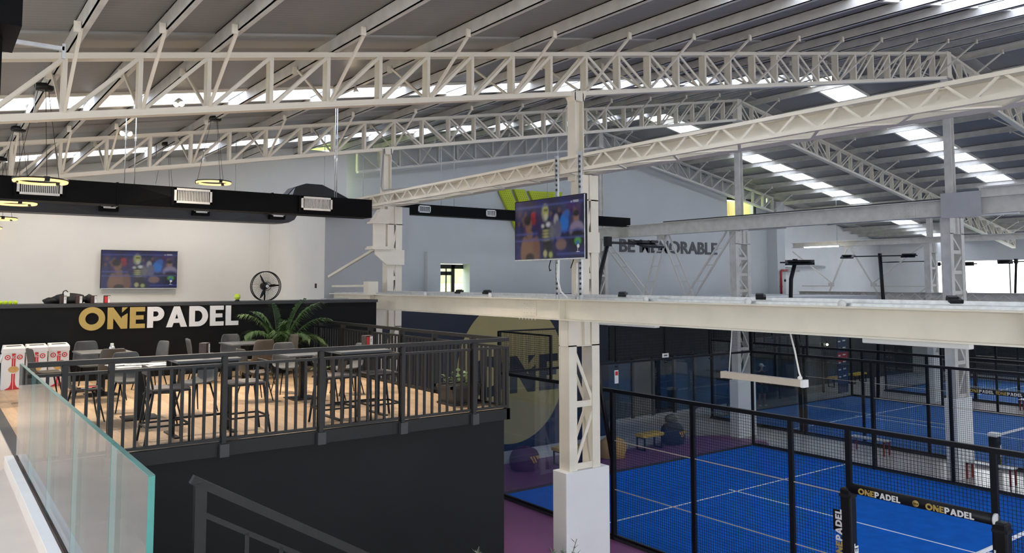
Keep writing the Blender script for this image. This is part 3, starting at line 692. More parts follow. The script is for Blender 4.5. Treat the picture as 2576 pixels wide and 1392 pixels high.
# ------------------------------------------------------------------ gable lettering and green logo
bs = thing('wall_sign', 'dark BE MEMORABLE lettering high on the grey gable wall', 'sign', (27.1,24.58,6.5))
me0 = text_mesh('BE MEMORABLE', 1.0, .04, .012); w0 = max(v.co.x for v in me0.vertices); h0 = max(v.co.y for v in me0.vertices); bpy.data.meshes.remove(me0)
x = 0.0; size = .545/ h0; sxs = 6.50/(w0*size)
for i, chh in enumerate('BE MEMORABLE'):
    pre = text_mesh('BE MEMORABLE'[:i]+'|', 1.0, .04, .012); pw = max([v.co.x for v in pre.vertices]); bpy.data.meshes.remove(pre)
    bb = text_mesh('|', 1.0, .04, .012); bw = max(v.co.x for v in bb.vertices); bpy.data.meshes.remove(bb)
    if chh == ' ': continue
    text_obj('letter', chh, bs, (23.86+(pw-bw)*size*sxs,24.595,6.52), (1,0,0), (0,0,1), size, .03, 'letter_grey', .018, sxs)
wl_ = thing('wall_logo', 'lime green perforated W-shaped logo panel on the gable wall', 'logo', (18.6,24.55,7.0))
def logo_bar(poly):
    o = part('logo_bar', MB().prism(poly, (24.42,24.55), 'xz'), 'green_logo', wl_)
    xs = [p[0] for p in poly]; zs = [p[1] for p in poly]
    mb = MB()
    def inside(x, z):
        r = False; n = len(poly)
        for i in range(n):
            (x1,z1),(x2,z2) = poly[i], poly[(i+1)%n]
            if (z1 > z) != (z2 > z) and x < (x2-x1)*(z-z1)/(z2-z1)+x1: r = not r
        return r
    z = min(zs)+.07; row = 0
    while z < max(zs):
        x = min(xs)+.05+(row%2)*.05
        while x < max(xs):
            if inside(x-.04,z) and inside(x+.04,z) and inside(x,z+.04) and inside(x,z-.04):
                mb.add([(x+.022*math.cos(k*PI/3),24.418,z+.022*math.sin(k*PI/3)) for k in range(6)], [(0,1,2,3,4,5)])
            x += .10
        z += .087; row += 1
    if mb.f: d = mb.build('perforation', 'green_side', o, recalc=False); d['kind'] = 'stuff'
logo_bar([(17.42,8.78),(17.95,8.80),(19.25,6.45),(18.70,6.45)])
logo_bar([(18.14,8.80),(18.66,8.82),(19.90,6.45),(19.38,6.45)])
logo_bar([(18.88,8.78),(20.60,8.84),(20.05,7.50),(19.55,7.50)])
# ------------------------------------------------------------------ televisions
def tv_picture():
    W, H = 176, 99
    bg = [[(0.010+0.006*math.sin(x*.21)*math.sin(y*.33), 0.011, 0.075+0.03*math.sin(x*.11+y*.07)) for x in range(W)] for y in range(H)]
    def ell(cx, cy, rx, ry, c, soft=0.15):
        nonlocal bg
        for y in range(max(0,int(cy-ry*1.3)), min(H,int(cy+ry*1.3)+1)):
            for x in range(max(0,int(cx-rx*1.3)), min(W,int(cx+rx*1.3)+1)):
                d = math.hypot((x-cx)/rx, (y-cy)/ry)
                a = max(0, min(1, (1+soft-d)/(2*soft)))
                if a > 0: bg[y][x] = tuple(bg[y][x][k]*(1-a)+c[k]*a for k in range(3))
    def rect(x0,y0,x1,y1,c):
        nonlocal bg
        for y in range(max(0,int(y0)), min(H,int(y1))):
            for x in range(max(0,int(x0)), min(W,int(x1))): bg[y][x] = c
    rnd = random.Random(3)
    for i in range(40):                                     # crowd
        cx, cy = rnd.uniform(5,172), rnd.uniform(48,86)
        ell(cx, cy, rnd.uniform(4,8), rnd.uniform(5,9), (rnd.uniform(.01,.06), rnd.uniform(.01,.04), rnd.uniform(.05,.14)), .5)
    for i in range(16):
        cx, cy = rnd.uniform(8,170), rnd.uniform(58,80); ell(cx, cy, 3.4, 4.4, (.12,.06,.05), .4)
    ell(50,64,6,7,(.22,.02,.03)); ell(49,74,6.5,5,(.30,.02,.03)); ell(128,56,11,15,(.02,.14,.48)); ell(134,70,7,7,(.02,.10,.36))
    ell(157,62,6,9,(.22,.12,.09)); ell(157,70,6.5,5,(.01,.01,.015)); ell(158,44,17,14,(.22,.18,.28)); ell(160,30,18,16,(.012,.010,.02)); ell(160,26,8,6,(.08,.30,.03)); ell(160,23,4,4,(.02,.12,.4))
    ell(120,22,13,9,(.17,.10,.09)); ell(108,62,6,10,(.30,.28,.28)); ell(112,46,9,16,(.10,.10,.16))
    ell(40,10,26,26,(.19,.10,.06),.1); ell(26,20,9,18,(.20,.10,.06)); ell(57,20,9,18,(.15,.07,.045)); ell(40,2,12,8,(.03,.02,.02)); ell(36,58,9,14,(.18,.095,.06)); ell(33,66,9,9,(.02,.015,.02)); ell(43,46,5,4,(.02,.015,.015)); ell(39,42,9,7,(.17,.09,.055))
    ell(86,38,13,28,(.008,.010,.02),.1); ell(86,12,15,14,(.010,.010,.02)); ell(80,76,9.5,15,(.20,.21,.16)); ell(81,78,7,10,(.34,.34,.09)); ell(82,70,5,4,(.45,.43,.30)); ell(79,80,2.4,2,(.01,.01,.01)); ell(84,80,2.4,2,(.01,.01,.01)); ell(82,66,3,3,(.4,.38,.36))
    for k in range(4): ell(82, 46-k*5, 9, 1.6, (.38,.36,.16), .4)
    ell(88,56,6,4,(.5,.5,.55),.4); ell(74,54,4,3,(.45,.45,.4),.4); ell(98,44,7,14,(.13,.13,.15),.4); ell(80,8,5,6,(.36,.34,.18)); ell(94,6,5,5,(.30,.34,.12))
    for y0 in (88, 43, 32, 6):
        for x in range(W):
            if y0 in (43,) and 60 < x < 112: continue
            if y0 == 6 and x < 110: continue
            yy = y0 + (x-W/2)*0.010
            for dy in (0, 1): 
                q = int(yy+dy)
                if 0 <= q < H: bg[q][x] = (.06,.08,.30)
    for _ in range(2):
        bg = [[tuple(sum(bg[min(H-1,max(0,y+j))][min(W-1,max(0,x+i))][k] for i in (-1,0,1) for j in (-1,0,1))/9 for k in range(3)) for x in range(W)] for y in range(H)]
    rect(150,88,163,92,(.32,.34,.42)); rect(144,88,148,91,(.30,.32,.40))
    rect(160,10,161,17,(.7,.7,.75)); ell(161,18,3,3,(.7,.7,.75)); rect(157,9,165,10,(.7,.7,.75))
    vs = []; fs = []; cols = []
    for y in range(H+1):
        for x in range(W+1): vs.append((x/W, 0, y/H))
    for y in range(H):
        for x in range(W):
            fs.append((y*(W+1)+x, y*(W+1)+x+1, (y+1)*(W+1)+x+1, (y+1)*(W+1)+x)); cols.append(bg[y][x])
    me = bpy.data.meshes.new('screen'); me.from_pydata(vs, [], fs)
    ca = me.color_attributes.new('Col', 'FLOAT_COLOR', 'CORNER')
    flat = []
    for c in cols: flat += [c[0], c[1], c[2], 1.0]*4
    ca.data.foreach_set('color', flat); me.materials.append(MATS['screen']); return me
scr = tv_picture()
def television(label, origin, xdir, w, h, back):
    """origin: lower left corner of the screen face; the face looks along -(xdir x up) side"""
    X = Vector(xdir).normalized(); N = X.cross(Vector((0,0,1)))      # N points to the viewer
    base = Vector(origin)+X*w/2
    t = thing('television', label, 'television', tuple(base)); t['_b'] = list(base)
    def obox(name, a0, a1, n0, n1, z0, z1, m):
        vs = []
        for z in (z0, z1):
            for a, nn in ((a0,n0),(a1,n0),(a1,n1),(a0,n1)):
                p = Vector(origin)+X*a+N*nn; vs.append((p.x, p.y, p.z+z))
        return part(name, MB().add(vs, [(0,1,2,3),(4,7,6,5),(0,4,5,1),(1,5,6,2),(2,6,7,3),(3,7,4,0)]), m, t)
    obox('housing', -.012, w+.012, -.05, -.004, -.022, h+.012, 'black_metal')
    obox('bezel', -.012, w+.012, -.004, .004, -.022, 0, 'galv'); obox('bezel', -.012, w+.012, -.004, .004, h, h+.012, 'black_metal')
    obox('bezel', -.012, 0, -.004, .004, 0, h, 'black_metal'); obox('bezel', w, w+.012, -.004, .004, 0, h, 'galv')
    o = bpy.data.objects.new('screen', scr); COL.objects.link(o); o.parent = t
    M = Matrix((X*w, -N, Vector((0,0,1))*h)).transposed().to_4x4(); M.translation = Vector(origin)+N*.002-base; o.matrix_local = M
    obox('wall_mount', w*.3, w*.7, -back, -.05, h*.25, h*.75, 'black_metal')
    return t
television('wall television showing a wrestling broadcast on the white wall behind the counter', (3.74,23.60,5.05), (1,0,0), 1.93, 1.02, .14)
t2 = television('large television hung from perforated struts in front of the lattice column', (8.10,10.86,5.58), (0,-1,0), 1.77, .98, .12)
for y in (9.85, 9.28): part('support_strut', MB().box(8.20,y-.035,4.93,8.205,y+.035,7.26).box(8.17,y-.035,4.93,8.20,y-.03,7.26).box(8.17,y+.03,4.93,8.20,y+.035,7.26), 'galv', t2)
for y in (9.85, 9.28):
    pf_ = MB()
    for k in range(28): pf_.box(8.166,y-.012,5.0+k*.08,8.1995,y+.012,5.035+k*.08) if 5.52 > 5.0+k*.08 or 5.0+k*.08 > 6.6 else None
    h_ = part('strut_slots', pf_, 'letter_grey', t2); h_['kind'] = 'stuff'
part('cable', MB().tube([(8.13,9.95,5.56),(8.12,9.98,5.45),(8.12,9.96,5.38),(8.12,9.93,5.40)], .008, 6), 'black_metal', t2)
part('cable', MB().tube([(8.13,9.38,5.56),(8.12,9.42,5.46),(8.12,9.44,5.42)], .008, 6), 'black_metal', t2)
part('cable_conduit', MB().tube([(8.15,9.81,5.5),(8.15,9.80,5.25),(8.15,9.72,5.05),(8.2,9.60,4.94)], .016, 6), 'plastic_white', t2)
part('cable_conduit', MB().tube([(8.15,9.32,5.5),(8.15,9.33,5.1),(8.2,9.42,4.94)], .016, 6), 'plastic_white', t2)
# ------------------------------------------------------------------ air ducts
def grille(par, x0, x1, y, z0, z1, n, face=-1, vert=True):
    g = part('grille', MB().box(x0,y,z0,x1,y-.03,z0+.035).box(x0,y,z1-.035,x1,y-.03,z1).box(x0,y,z0,x0+.035,y-.03,z1).box(x1-.035,y,z0,x1,y-.03,z1), 'grille', par)
    part('grille_opening', B(x0+.03,y+.001,z0+.03,x1-.03,y-.004,z1-.03), 'grille_dark', g)
    for i in range(n):
        x = x0+.05+(x1-x0-.1)*(i+.5)/n
        part('grille_blade', B(x-.006,y-.004,z0+.035,x+.006,y-.022,z1-.035), 'grille', g)
def facet_face(mb, x0, x1, y, z0, z1, n):
    """duct side with shallow cross-broken panels"""
    w = (x1-x0)/n
    for i in range(n):
        a, b = x0+i*w, x0+(i+1)*w; c = ((a+b)/2, y-.035, (z0+z1)/2)
        mb.add([(a,y,z0),(b,y,z0),(b,y,z1),(a,y,z1),c], [(0,1,4),(1,2,4),(2,3,4),(3,0,4)])
yd = 14.0
d1 = thing('air_duct', 'long black air duct with three white grilles hanging above the terrace', 'air duct', (3,yd,6.45))
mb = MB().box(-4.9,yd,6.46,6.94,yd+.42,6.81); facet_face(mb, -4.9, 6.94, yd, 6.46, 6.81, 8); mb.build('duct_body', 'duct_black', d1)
part('seam', MB().box(0.6,yd-.012,6.45,0.63,yd+.43,6.82).box(2.4,yd-.012,6.45,2.43,yd+.43,6.82).box(4.95,yd-.012,6.45,4.98,yd+.43,6.82), 'duct_black', d1)
for (a, b) in ((1.03,1.63),(3.27,3.88),(5.48,6.08)):
    part('grille_collar', B(a-.04,yd-.055,6.50,b+.04,yd,6.79), 'duct_black', d1)
    grille(d1, a, b, yd-.055, 6.535, 6.785, 20)
for x, y in ((2.55,yd+.2),(6.2,yd+.1),(6.35,yd+.35),(2.7,yd+.2)):
    part('hanger_rod', MB().tube([(x,y,6.8),(x,y,zt(x)+.02)], .008, 6), 'galv', d1)
    part('rod_clip', MB().tube([(x,y,7.55),(x,y,7.62)], .018, 6), 'plastic_white', d1)
y2 = 19.0
d2 = thing('air_duct', 'dark grey air duct with rounded elbow running behind the black duct', 'air duct', (3,y2,6.7))
mb = MB().box(-4.9,y2,6.66,6.95,y2+.5,7.0); facet_face(mb, -4.9, 6.95, y2, 6.66, 7.0, 9); mb.build('duct_body', 'duct_grey', d2)
el = [(6.95,6.66),(7.15,6.68),(7.30,6.76),(7.38,6.9),(7.4,7.0)]
part('elbow', MB().prism(el+[(6.95,7.0)], (y2,y2+.5), 'xz'), 'duct_grey', d2)
bend = [(7.0,7.0),(7.12,7.36),(7.30,7.58),(7.62,7.70),(8.05,7.70),(8.35,7.58),(8.85,7.36),(9.0,7.28),(9.0,7.0)]
part('offset_bend', MB().prism(bend, (y2+.08,y2+.5), 'xz'), 'duct_grey', d2)
part('bend_face', MB().add([(7.0,y2-.02,7.0),(7.12,y2-.02,7.36),(7.30,y2-.02,7.58),(7.0,y2-.35,7.0)],[(0,1,3),(1,2,3)]), 'galv', d2)
for (a, b) in ((0.55,0.85),(2.95,3.26),(4.86,5.18),(6.66,6.98)):
    part('grille_collar', B(a-.03,y2-.16,6.74,b+.03,y2,6.95), 'duct_black', d2); grille(d2, a, b, y2-.16, 6.80, 6.97, 10)
for x in (1.6,4.1,5.9): part('hanger_rod', MB().tube([(x,y2+.25,7.0),(x,y2+.25,zt(x)+.02)], .008, 6), 'galv', d2)
for x in (8.2,9.3): part('hanger_rod', MB().tube([(x,y2+.3,7.3),(x,y2+.3,zt(x)+.02)], .008, 6), 'galv', d2)
y3 = 22.0
d3 = thing('air_duct', 'slim black air duct with two small grilles before the gable wall', 'air duct', (14,y3,7.4))
mb = MB().box(12.05,y3,7.36,22.0,y3+.4,7.70); mb.build('duct_body', 'duct_black', d3)
part('duct_end', MB().prism([(12.05,7.36),(12.05,7.70),(10.9,7.70),(10.9,7.36)], (y3+.02,y3+.38), 'xz'), 'duct_black', d3)
for (a, b) in ((12.52,12.97),(15.15,15.55)): grille(d3, a, b, y3-.01, 7.43, 7.66, 8)
for x in (13.5,14.0,18.0,18.5): part('hanger_rod', MB().tube([(x,y3+.2,7.7),(x,y3+.2,zt(x)+.02)], .008, 6), 'steel_grey', d3)
d4 = thing('air_duct', 'black duct corner cut off at the top left edge of the picture', 'air duct', (0.1,4.1,6.3))
part('duct_body', B(-1.8,4.0,6.32,0.29,4.5,6.72), 'duct_black', d4)
part('bracket', MB().box(-.2,4.25,6.06,0.235,4.32,6.32).prism([(-.2,6.06),(.235,6.06),(.205,5.98),(-.2,5.9)], (4.25,4.32), 'xz'), 'duct_black', d4)
part('hanger_rod', MB().tube([(-.6,4.25,6.7),(-.6,4.25,zt(-.6)+.02)], .008, 6), 'galv', d4)
cd = thing('ceiling_conduit', 'thin galvanised conduit rail crossing below the roof at upper left', 'conduit', (0.4,9.0,7.5))
part('channel', MB().box(-1.8,8.95,7.53,1.02,8.99,7.57), 'galv', cd); part('hook', MB().box(1.0,8.95,7.45,1.03,8.99,7.60), 'galv', cd)
part('rod', MB().tube([(0.2,8.97,7.57),(0.2,8.97,zt(.2)+.02)], .006, 6), 'galv', cd)
cd = thing('ceiling_conduit', 'short galvanised conduit stub beneath the nearest truss at far left', 'conduit', (0.4,11.2,7.15))
part('channel', MB().box(-1.8,11.2,7.17,1.02,11.24,7.22), 'galv', cd); part('rod', MB().tube([(0.98,11.22,7.22),(0.98,11.22,zt(.98)+.02)], .006, 6), 'galv', cd)
# ------------------------------------------------------------------ ring pendants
def pendant(label, x, y, zr, zc, r=.30):
    t = thing('ring_pendant', label, 'pendant lamp', (x,y,zr), 'glowing ring pendants over the terrace bar')
    part('ring_tube', MB().torus((x,y,zr), r, .022, 40, 8), 'ring_glow', t)
    part('ring_band', MB().lathe([(r+.012,.012),(r+.026,.012),(r+.026,.03),(r-.026,.03),(r-.026,.012),(r-.012,.012)], 40, (x,y,zr)), 'black_metal', t)
    part('canopy', MB().lathe([(0,.05),(.10,.05),(.115,.03),(.115,-.01),(.10,-.03),(0,-.03)], 20, (x,y,zc)), 'black_metal', t)
    part('hook', MB().tube([(x,y,zc+.05),(x,y,zt(x)+.02)], .012, 6), 'steel_dim', t)
    for k in range(3):
        a = 2*PI*k/3 + 2.75
        p = (x+r*math.cos(a), y+r*math.sin(a), zr+.02)
        part('cable', MB().tube([p, (x+.07*math.cos(a), y+.07*math.sin(a), zc-.02)], .0035, 5), 'black_metal', t)
        part('clamp', MB().beam((p[0]-.03*math.sin(a),p[1]+.03*math.cos(a),zr+.008),(p[0]+.03*math.sin(a),p[1]-.03*math.cos(a),zr+.008),.06,.06), 'black_metal', t)
    return t
pendant('nearest glowing ring pendant in front of the left duct grille', 1.15, 12.0, 6.53, 7.78)
pendant('glowing ring pendant just under the nearest one at the left edge', 1.15, 15.7, 6.54, 7.80)
pendant('small glowing ring pendant half cut by the left edge, below two larger ones', 1.16, 19.55, 6.53, 7.78)
pendant('smallest glowing ring pendant barely visible at the left edge', 1.13, 23.35, 6.55, 7.78)
pendant('glowing ring pendant above the middle duct grille', 4.37, 15.6, 7.12, 8.36)
pendant('ring pendant hidden behind the black duct, only its canopy and cables showing', 4.36, 19.4, 6.95, 8.40)
# ------------------------------------------------------------------ spotlights under the purlins
def spot(label, x, y, z, dirs, aims=()):
    t = thing('ceiling_spotlight', label, 'spotlight', (x,y,z), 'warm ceiling spotlights')
    part('stem', MB().tube([(x,y,zt(x)+.02),(x,y,z)], .012, 6), 'steel_dim', t)
    for (dx, dy, dz) in dirs:
        d = Vector((dx,dy,dz)).normalized(); p = Vector((x,y,z)); q = p+d*.11
        h = part('lamp_head', MB().tube([tuple(p), tuple(p+d*.05), tuple(q)], [.02,.04,.055], 10), 'steel_dim', t)
        part('bulb', MB().sphere(tuple(q), .045, 10, 8), 'bulb_glow', h)
    for (px, py, pz, pw) in aims:
        l = bpy.data.lights.new('spot_beam', 'SPOT'); l.energy = pw; l.color = (1.0, 0.84, 0.64); l.spot_size = math.radians(105); l.spot_blend = 0.9; l.shadow_soft_size = 0.15
        o = bpy.data.objects.new('spot_beam', l); COL.objects.link(o); o.parent = t; o.location = (0, -.12, -.18)
        o.rotation_euler = (Vector((px,py,pz))-Vector((x,y-.12,z-.18))).to_track_quat('-Z','Y').to_euler()
spot('lit double spotlight seen through the nearest truss', 3.2, 13.5, 8.20, [(.2,-.5,-.7),(-.4,-.2,-.8)], [(3.2,11.5,3.4,330)])
spot('lit double spotlight between the two trusses at left', 2.85, 15.9, 8.02, [(-.5,-.4,-.6),(.5,-.5,-.6)], [(3.0,14.0,3.4,290)])
spot('added unseen spotlight brightening the right half of the terrace', 5.9, 12.6, 8.6, [(0,-.3,-.8)], [(5.2,11.6,3.4,310)])  # added lamp, gives the terrace more warm light
spot('spotlight washing the white television wall, hidden behind the ducts', 2.4, 20.6, 7.9, [(0,.6,-.6)], [(2.2,23.7,5.2,85)])
spot('spotlight washing the wall right of the television, hidden behind the ducts', 5.6, 20.9, 8.4, [(.2,.6,-.6)], [(6.2,23.0,5.4,90)])
# ------------------------------------------------------------------ hanging fluorescent batten, tube on the distant girder
fb = thing('hanging_batten_lamp', 'unlit cream batten lamp hanging on ropes below the long girder', 'lamp', (8.6,6.28,3.96))
part('housing', B(8.55,5.70,3.93,8.65,6.88,4.01), 'lamp_body', fb)
part('end_cap', B(8.545,5.66,3.925,8.655,5.70,4.015), 'plastic_white', fb); part('end_cap', B(8.545,6.88,3.925,8.655,6.90,4.015), 'lamp_body', fb)
part('rope', MB().tube([(8.6,5.72,4.02),(8.6,5.75,4.10),(8.6,5.80,4.35),(8.6,5.86,4.57)], .012, 6), 'paper', fb)
part('rope', MB().tube([(8.6,6.8,4.01),(8.6,6.74,4.57)], .006, 6), 'paper', fb)
part('knot', MB().sphere((8.6,5.74,4.03), .03, 8, 6), 'paper', fb)
fb2 = thing('batten_lamp', 'white batten lamp fixed under the long girder at right', 'lamp', (8.6,4.1,4.53))
part('housing', B(8.55,3.75,4.51,8.66,4.9,4.57), 'plastic_white', fb2, bevel=.01)
fb3 = thing('batten_lamp', 'white batten lamp under the girder above the roller shutters', 'lamp', (8.6,8.7,4.53))
part('housing', B(8.57,8.1,4.53,8.68,9.3,4.57), 'plastic_white', fb3, bevel=.01)
tb = thing('tube_lamp', 'lit tube lamp hanging before the distant grey girder', 'lamp', (34.9,21.9,6.9))
part('housing', B(34.85,21.0,6.93,34.95,22.9,6.98), 'plastic_white', tb); part('tube', B(34.86,21.05,6.88,34.94,22.85,6.93), 'tube_glow', tb)
part('cable', MB().tube([(34.9,21.1,6.98),(34.9,21.1,zt(34.9)+.2)], .01, 6), 'steel_grey', tb)
# floodlights on top of the girder
for i, (y, lab) in enumerate(((13.75,'small black floodlight on the girder top below the window niche, leftmost'),(12.75,'small black floodlight on the girder top right below the window'),(9.0,'black floodlight lying on the girder to the right of the television column'),(6.45,'black floodlight on the girder top before the red pipe pilaster'),(4.02,'black floodlight with mount on the girder top at far right'))):
    t = thing('floodlight', lab, 'floodlight', (8.78,y,4.955), 'floodlights on the long girder')
    part('lamp_housing', MB().beam((8.70,y-.10,4.99),(8.86,y+.02,5.02),.13,.04), 'black_metal', t, bevel=.006)
    part('cooling_fins', MB().beam((8.74,y-.05,5.03),(8.84,y+.02,5.045),.10,.02), 'black_metal', t); part('bracket', MB().box(8.76,y-.02,4.955,8.79,y+.10,4.99), 'black_metal', t)
cm = thing('dome_camera', 'small black dome camera beside the gable duct', 'camera', (11.0,20.0,7.1))
part('mount', MB().box(10.86,20.0,6.98,10.92,20.12,7.1), 'black_metal', cm); part('dome', MB().sphere((10.98,20.06,7.03), .09, 12, 8), 'black_metal', cm); part('lens', MB().sphere((11.0,19.98,7.03), .025, 8, 6), 'plastic_white', cm)
# ------------------------------------------------------------------ fan behind the counter
fx, fy, fz, fr = 6.62, 19.0, 5.11, .355
fn = thing('pedestal_fan', 'black pedestal fan with wire cage standing behind the counter', 'fan', (fx,fy,3.44))
part('pole', MB().tube([(fx,fy+.10,3.46),(fx,fy+.10,fz)], .02, 8), 'black_metal', fn)
part('base', MB().lathe([(0,.03),(.2,.03),(.24,0),(0,0)], 20, (fx,fy+.1,3.44)), 'black_metal', fn)
cg = MB(); cg.torus((fx,fy-.02,fz), fr, .012, 40, 6, 'y').torus((fx,fy+.08,fz), fr, .012, 40, 6, 'y').torus((fx,fy-.07,fz), .10, .006, 24, 5, 'y')
part('cage_rim', cg, 'black_metal', fn)
wm = MB()
for k in range(48):
    a = 2*PI*k/48; c, s = math.cos(a), math.sin(a)
    wm.tube([(fx+.07*c,fy-.08,fz+.07*s),(fx+.22*c,fy-.075,fz+.22*s),(fx+fr*c,fy-.02,fz+fr*s)], .0022, 4, False)
    wm.tube([(fx+.07*c,fy+.13,fz+.07*s),(fx+.25*c,fy+.12,fz+.25*s),(fx+fr*c,fy+.08,fz+fr*s)], .0022, 4, False)
w_ = part('cage_wires', wm, 'black_metal', fn); w_['kind'] = 'stuff'
for k, a0 in enumerate((2.05, 4.25, 0.03)):
    c, s = math.cos(a0), math.sin(a0)
    def bp(r, w, tw): return (fx+r*c-w*s, fy+.02+tw, fz+r*s+w*c)
    part('blade', MB().add([bp(.05,-.02,.01),bp(.05,.02,-.01),bp(.18,.045,-.03),bp(.31,.02,-.015),bp(.33,-.005,0),bp(.2,-.02,.02)],[(0,1,2,5),(5,2,3,4)]), 'black_metal', fn)
part('hub', MB().lathe([(0,-.09),(.05,-.09),(.065,-.05),(.065,.05),(.09,.1),(.09,.2),(0,.2)], 16, (fx,fy,fz), axis='y'), 'black_metal', fn)
part('badge', MB().lathe([(0,-.095),(.04,-.095),(.04,-.09)], 16, (fx,fy,fz), axis='y'), 'plastic_white', fn)
# ------------------------------------------------------------------ things on the counter
ct = 4.82
for i, (x, lab) in enumerate(((1.03,'first tennis ball from the left edge on the dark counter'),(1.10,'second tennis ball from the left edge on the dark counter'),(1.17,'third tennis ball from the left edge on the dark counter'),(1.245,'fourth tennis ball from the left edge on the dark counter'))):
    b = tag(MB().sphere((0,0,0), .035, 16, 10).build('tennis_ball', 'tennis', None, base=(0,0,0)), lab, 'ball', 'small tennis balls in a row'); b.location = (x, 16.2, ct+.036)
jb = thing('jumbo_tennis_ball', 'oversized tennis ball on a black stand on the counter beside the fan', 'ball', (5.09,16.3,ct))
part('stand', MB().lathe([(0,.03),(.03,.03),(.06,0),(0,0)], 16, (5.09,16.3,ct)), 'black_metal', jb)
part('ball', MB().sphere((5.09,16.3,ct+.088), .062, 20, 14), 'tennis', jb); part('seam', MB().torus((5.09,16.3,ct+.088), .0615, .003, 28, 5), 'letter_white', jb)
bg_ = thing('sports_bag', 'crumpled black sports bag lying on the counter at left', 'bag', (2.15,16.45,ct))
def lump(cx, cy, cz, rx, ry, rz, n=20, m=12, seed=1, amp=.08, flat=True):
    rn = random.Random(seed); ph = [rn.uniform(0,6.28) for _ in range(6)]; mb = MB(); vs = []; fs = []
    for i in range(m+1):
        t = PI*i/m
        for k in range(n):
            a = 2*PI*k/n
            q = 1+amp*(math.sin(3*a+ph[0]+2*t)+.6*math.sin(5*a+ph[1]-3*t)+.5*math.sin(7*t+ph[2]))
            z = cz+rz*math.cos(t)*q
            if flat: z = max(z, cz-rz*.75)
            vs.append((cx+rx*math.sin(t)*math.cos(a)*q, cy+ry*math.sin(t)*math.sin(a)*q, z))
    for i in range(m):
        for k in range(n): fs.append((i*n+k,(i+1)*n+k,(i+1)*n+(k+1)%n,i*n+(k+1)%n))
    return mb.add(vs, fs, True)
part('bag_body', lump(2.10,16.47,ct+.07,.30,.14,.11,24,12,3), 'fabric_black', bg_); part('bag_end', lump(1.82,16.47,ct+.045,.14,.12,.065,16,10,5), 'fabric_black', bg_); part('bag_pocket', lump(2.42,16.47,ct+.07,.08,.10,.09,14,10,8), 'fabric_black', bg_)
part('strap', MB().tube([(1.98,16.42,ct+.15),(2.0,16.42,ct+.22),(2.04,16.42,ct+.24),(2.07,16.42,ct+.21)], .01, 6), 'fabric_black', bg_)
part('label_tag', B(2.0,16.33,ct+.13,2.09,16.335,ct+.20), 'paper', bg_)
def menu_box(label, x, y, z, rz=0.0, m2='menu_brown', w=.105, h=.145):
    t = local('menu_holder', label, 'menu holder', (x,y,z), rz, 'menu holders with white cards')
    part('block', B(-w/2,-.045,0,w/2,.045,h), 'menu_brown', t, bevel=.004)
    part('printed_side', B(-w/2+.006,-.0465,.012,.002,-.0455,h-.02), 'card_red' if m2 == 'red' else 'menu_brown', t)
    part('white_card', B(.008,-.048,.01,w/2-.004,-.0455,h-.012), 'paper', t)
    part('card_print', MB().box(.022,-.0487,.10,.036,-.048,.112).box(.018,-.0487,.08,.042,-.048,.086), 'letter_grey', t)
    return t
menu_box('menu holder at the far left end of the counter row, beside the bag strap', 1.97, 16.2, ct)
menu_box('menu holder second from left on the counter, before the black bag', 2.22, 16.2, ct)
menu_box('menu holder third from left on the counter, at the end of the bag', 2.46, 16.2, ct)
menu_box('menu holder with red print standing alone right of the bag on the counter', 2.68, 16.2, ct, 0, 'red')
sw = tag(B(7.98,16.0,5.0,8.0,16.01,5.1).build('x','black_metal'), None); bpy.data.objects.remove(sw)
ws = thing('wall_switch', 'small black switch plate on the white side wall', 'switch', (8.34,20.1,5.12)); part('plate', B(8.33,20.05,5.05,8.344,20.15,5.17), 'black_metal', ws); part('rocker', B(8.325,20.08,5.09,8.331,20.12,5.13), 'black_trim', ws)
# ------------------------------------------------------------------ furniture on the terrace
def chair_proto(m, name):
    t = local('shell_chair', 'x', 'chair', (0,0,0))
    # one-piece upholstered shell: profile swept across the width; chair faces +x
    prof = [(.205,.395),(.20,.425),(.10,.418),(-.02,.405),(-.12,.41),(-.185,.45),(-.215,.53),(-.235,.64),(-.255,.74),(-.262,.785)]
    wid = [.17,.20,.205,.205,.205,.205,.20,.19,.175,.145]
    n = 8; vs = []; fs = []
    for lay in (0, 1):
        for i, (x, z) in enumerate(prof):
            for k in range(n+1):
                s = -1+2*k/n; w = wid[i]
                if i >= 5: cx = x+.055*(s*s)*min(1,(i-4)/3); cz = z
                else: cx = x; cz = z+.035*(s*s)*(i/5 if i else .2)
                off = .024 if lay else 0
                if i >= 5: vs.append((cx-off, s*w, cz))
                else: vs.append((cx, s*w, cz-off))
    m_ = len(prof)
    for lay in (0, 1):
        o = lay*m_*(n+1)
        for i in range(m_-1):
            for k in range(n):
                q = (o+i*(n+1)+k, o+i*(n+1)+k+1, o+(i+1)*(n+1)+k+1, o+(i+1)*(n+1)+k); fs.append(q if lay == 0 else q[::-1])
    N = m_*(n+1)
    for i in range(m_-1): fs.append((i*(n+1),(i+1)*(n+1),N+(i+1)*(n+1),N+i*(n+1))); fs.append((i*(n+1)+n,N+i*(n+1)+n,N+(i+1)*(n+1)+n,(i+1)*(n+1)+n))
    for k in range(n): fs.append((k,N+k,N+k+1,k+1)); e = (m_-1)*(n+1); fs.append((e+k,e+k+1,N+e+k+1,N+e+k))
    part('seat_shell', MB().add(vs, fs, True), m, t, sub=1)
    part('underframe', MB().beam((.12,-.13,.385),(.12,.13,.385),.02,.02).beam((-.12,-.13,.385),(-.12,.13,.385),.02,.02).beam((-.12,0,.385),(.12,0,.385),.03,.02), 'black_metal', t)
    for sx in (1,-1):
        for sy in (1,-1): part('leg', MB().tube([(sx*.12,sy*.13,.39),(sx*.205,sy*.20,0)], [.014,.008], 8), 'black_metal', t)
    return t
def retag(o, label, loc, rz, group=None):
    o.location = loc; o.rotation_euler = (0,0,rz); o['label'] = label
    if group: o['group'] = group
    return o
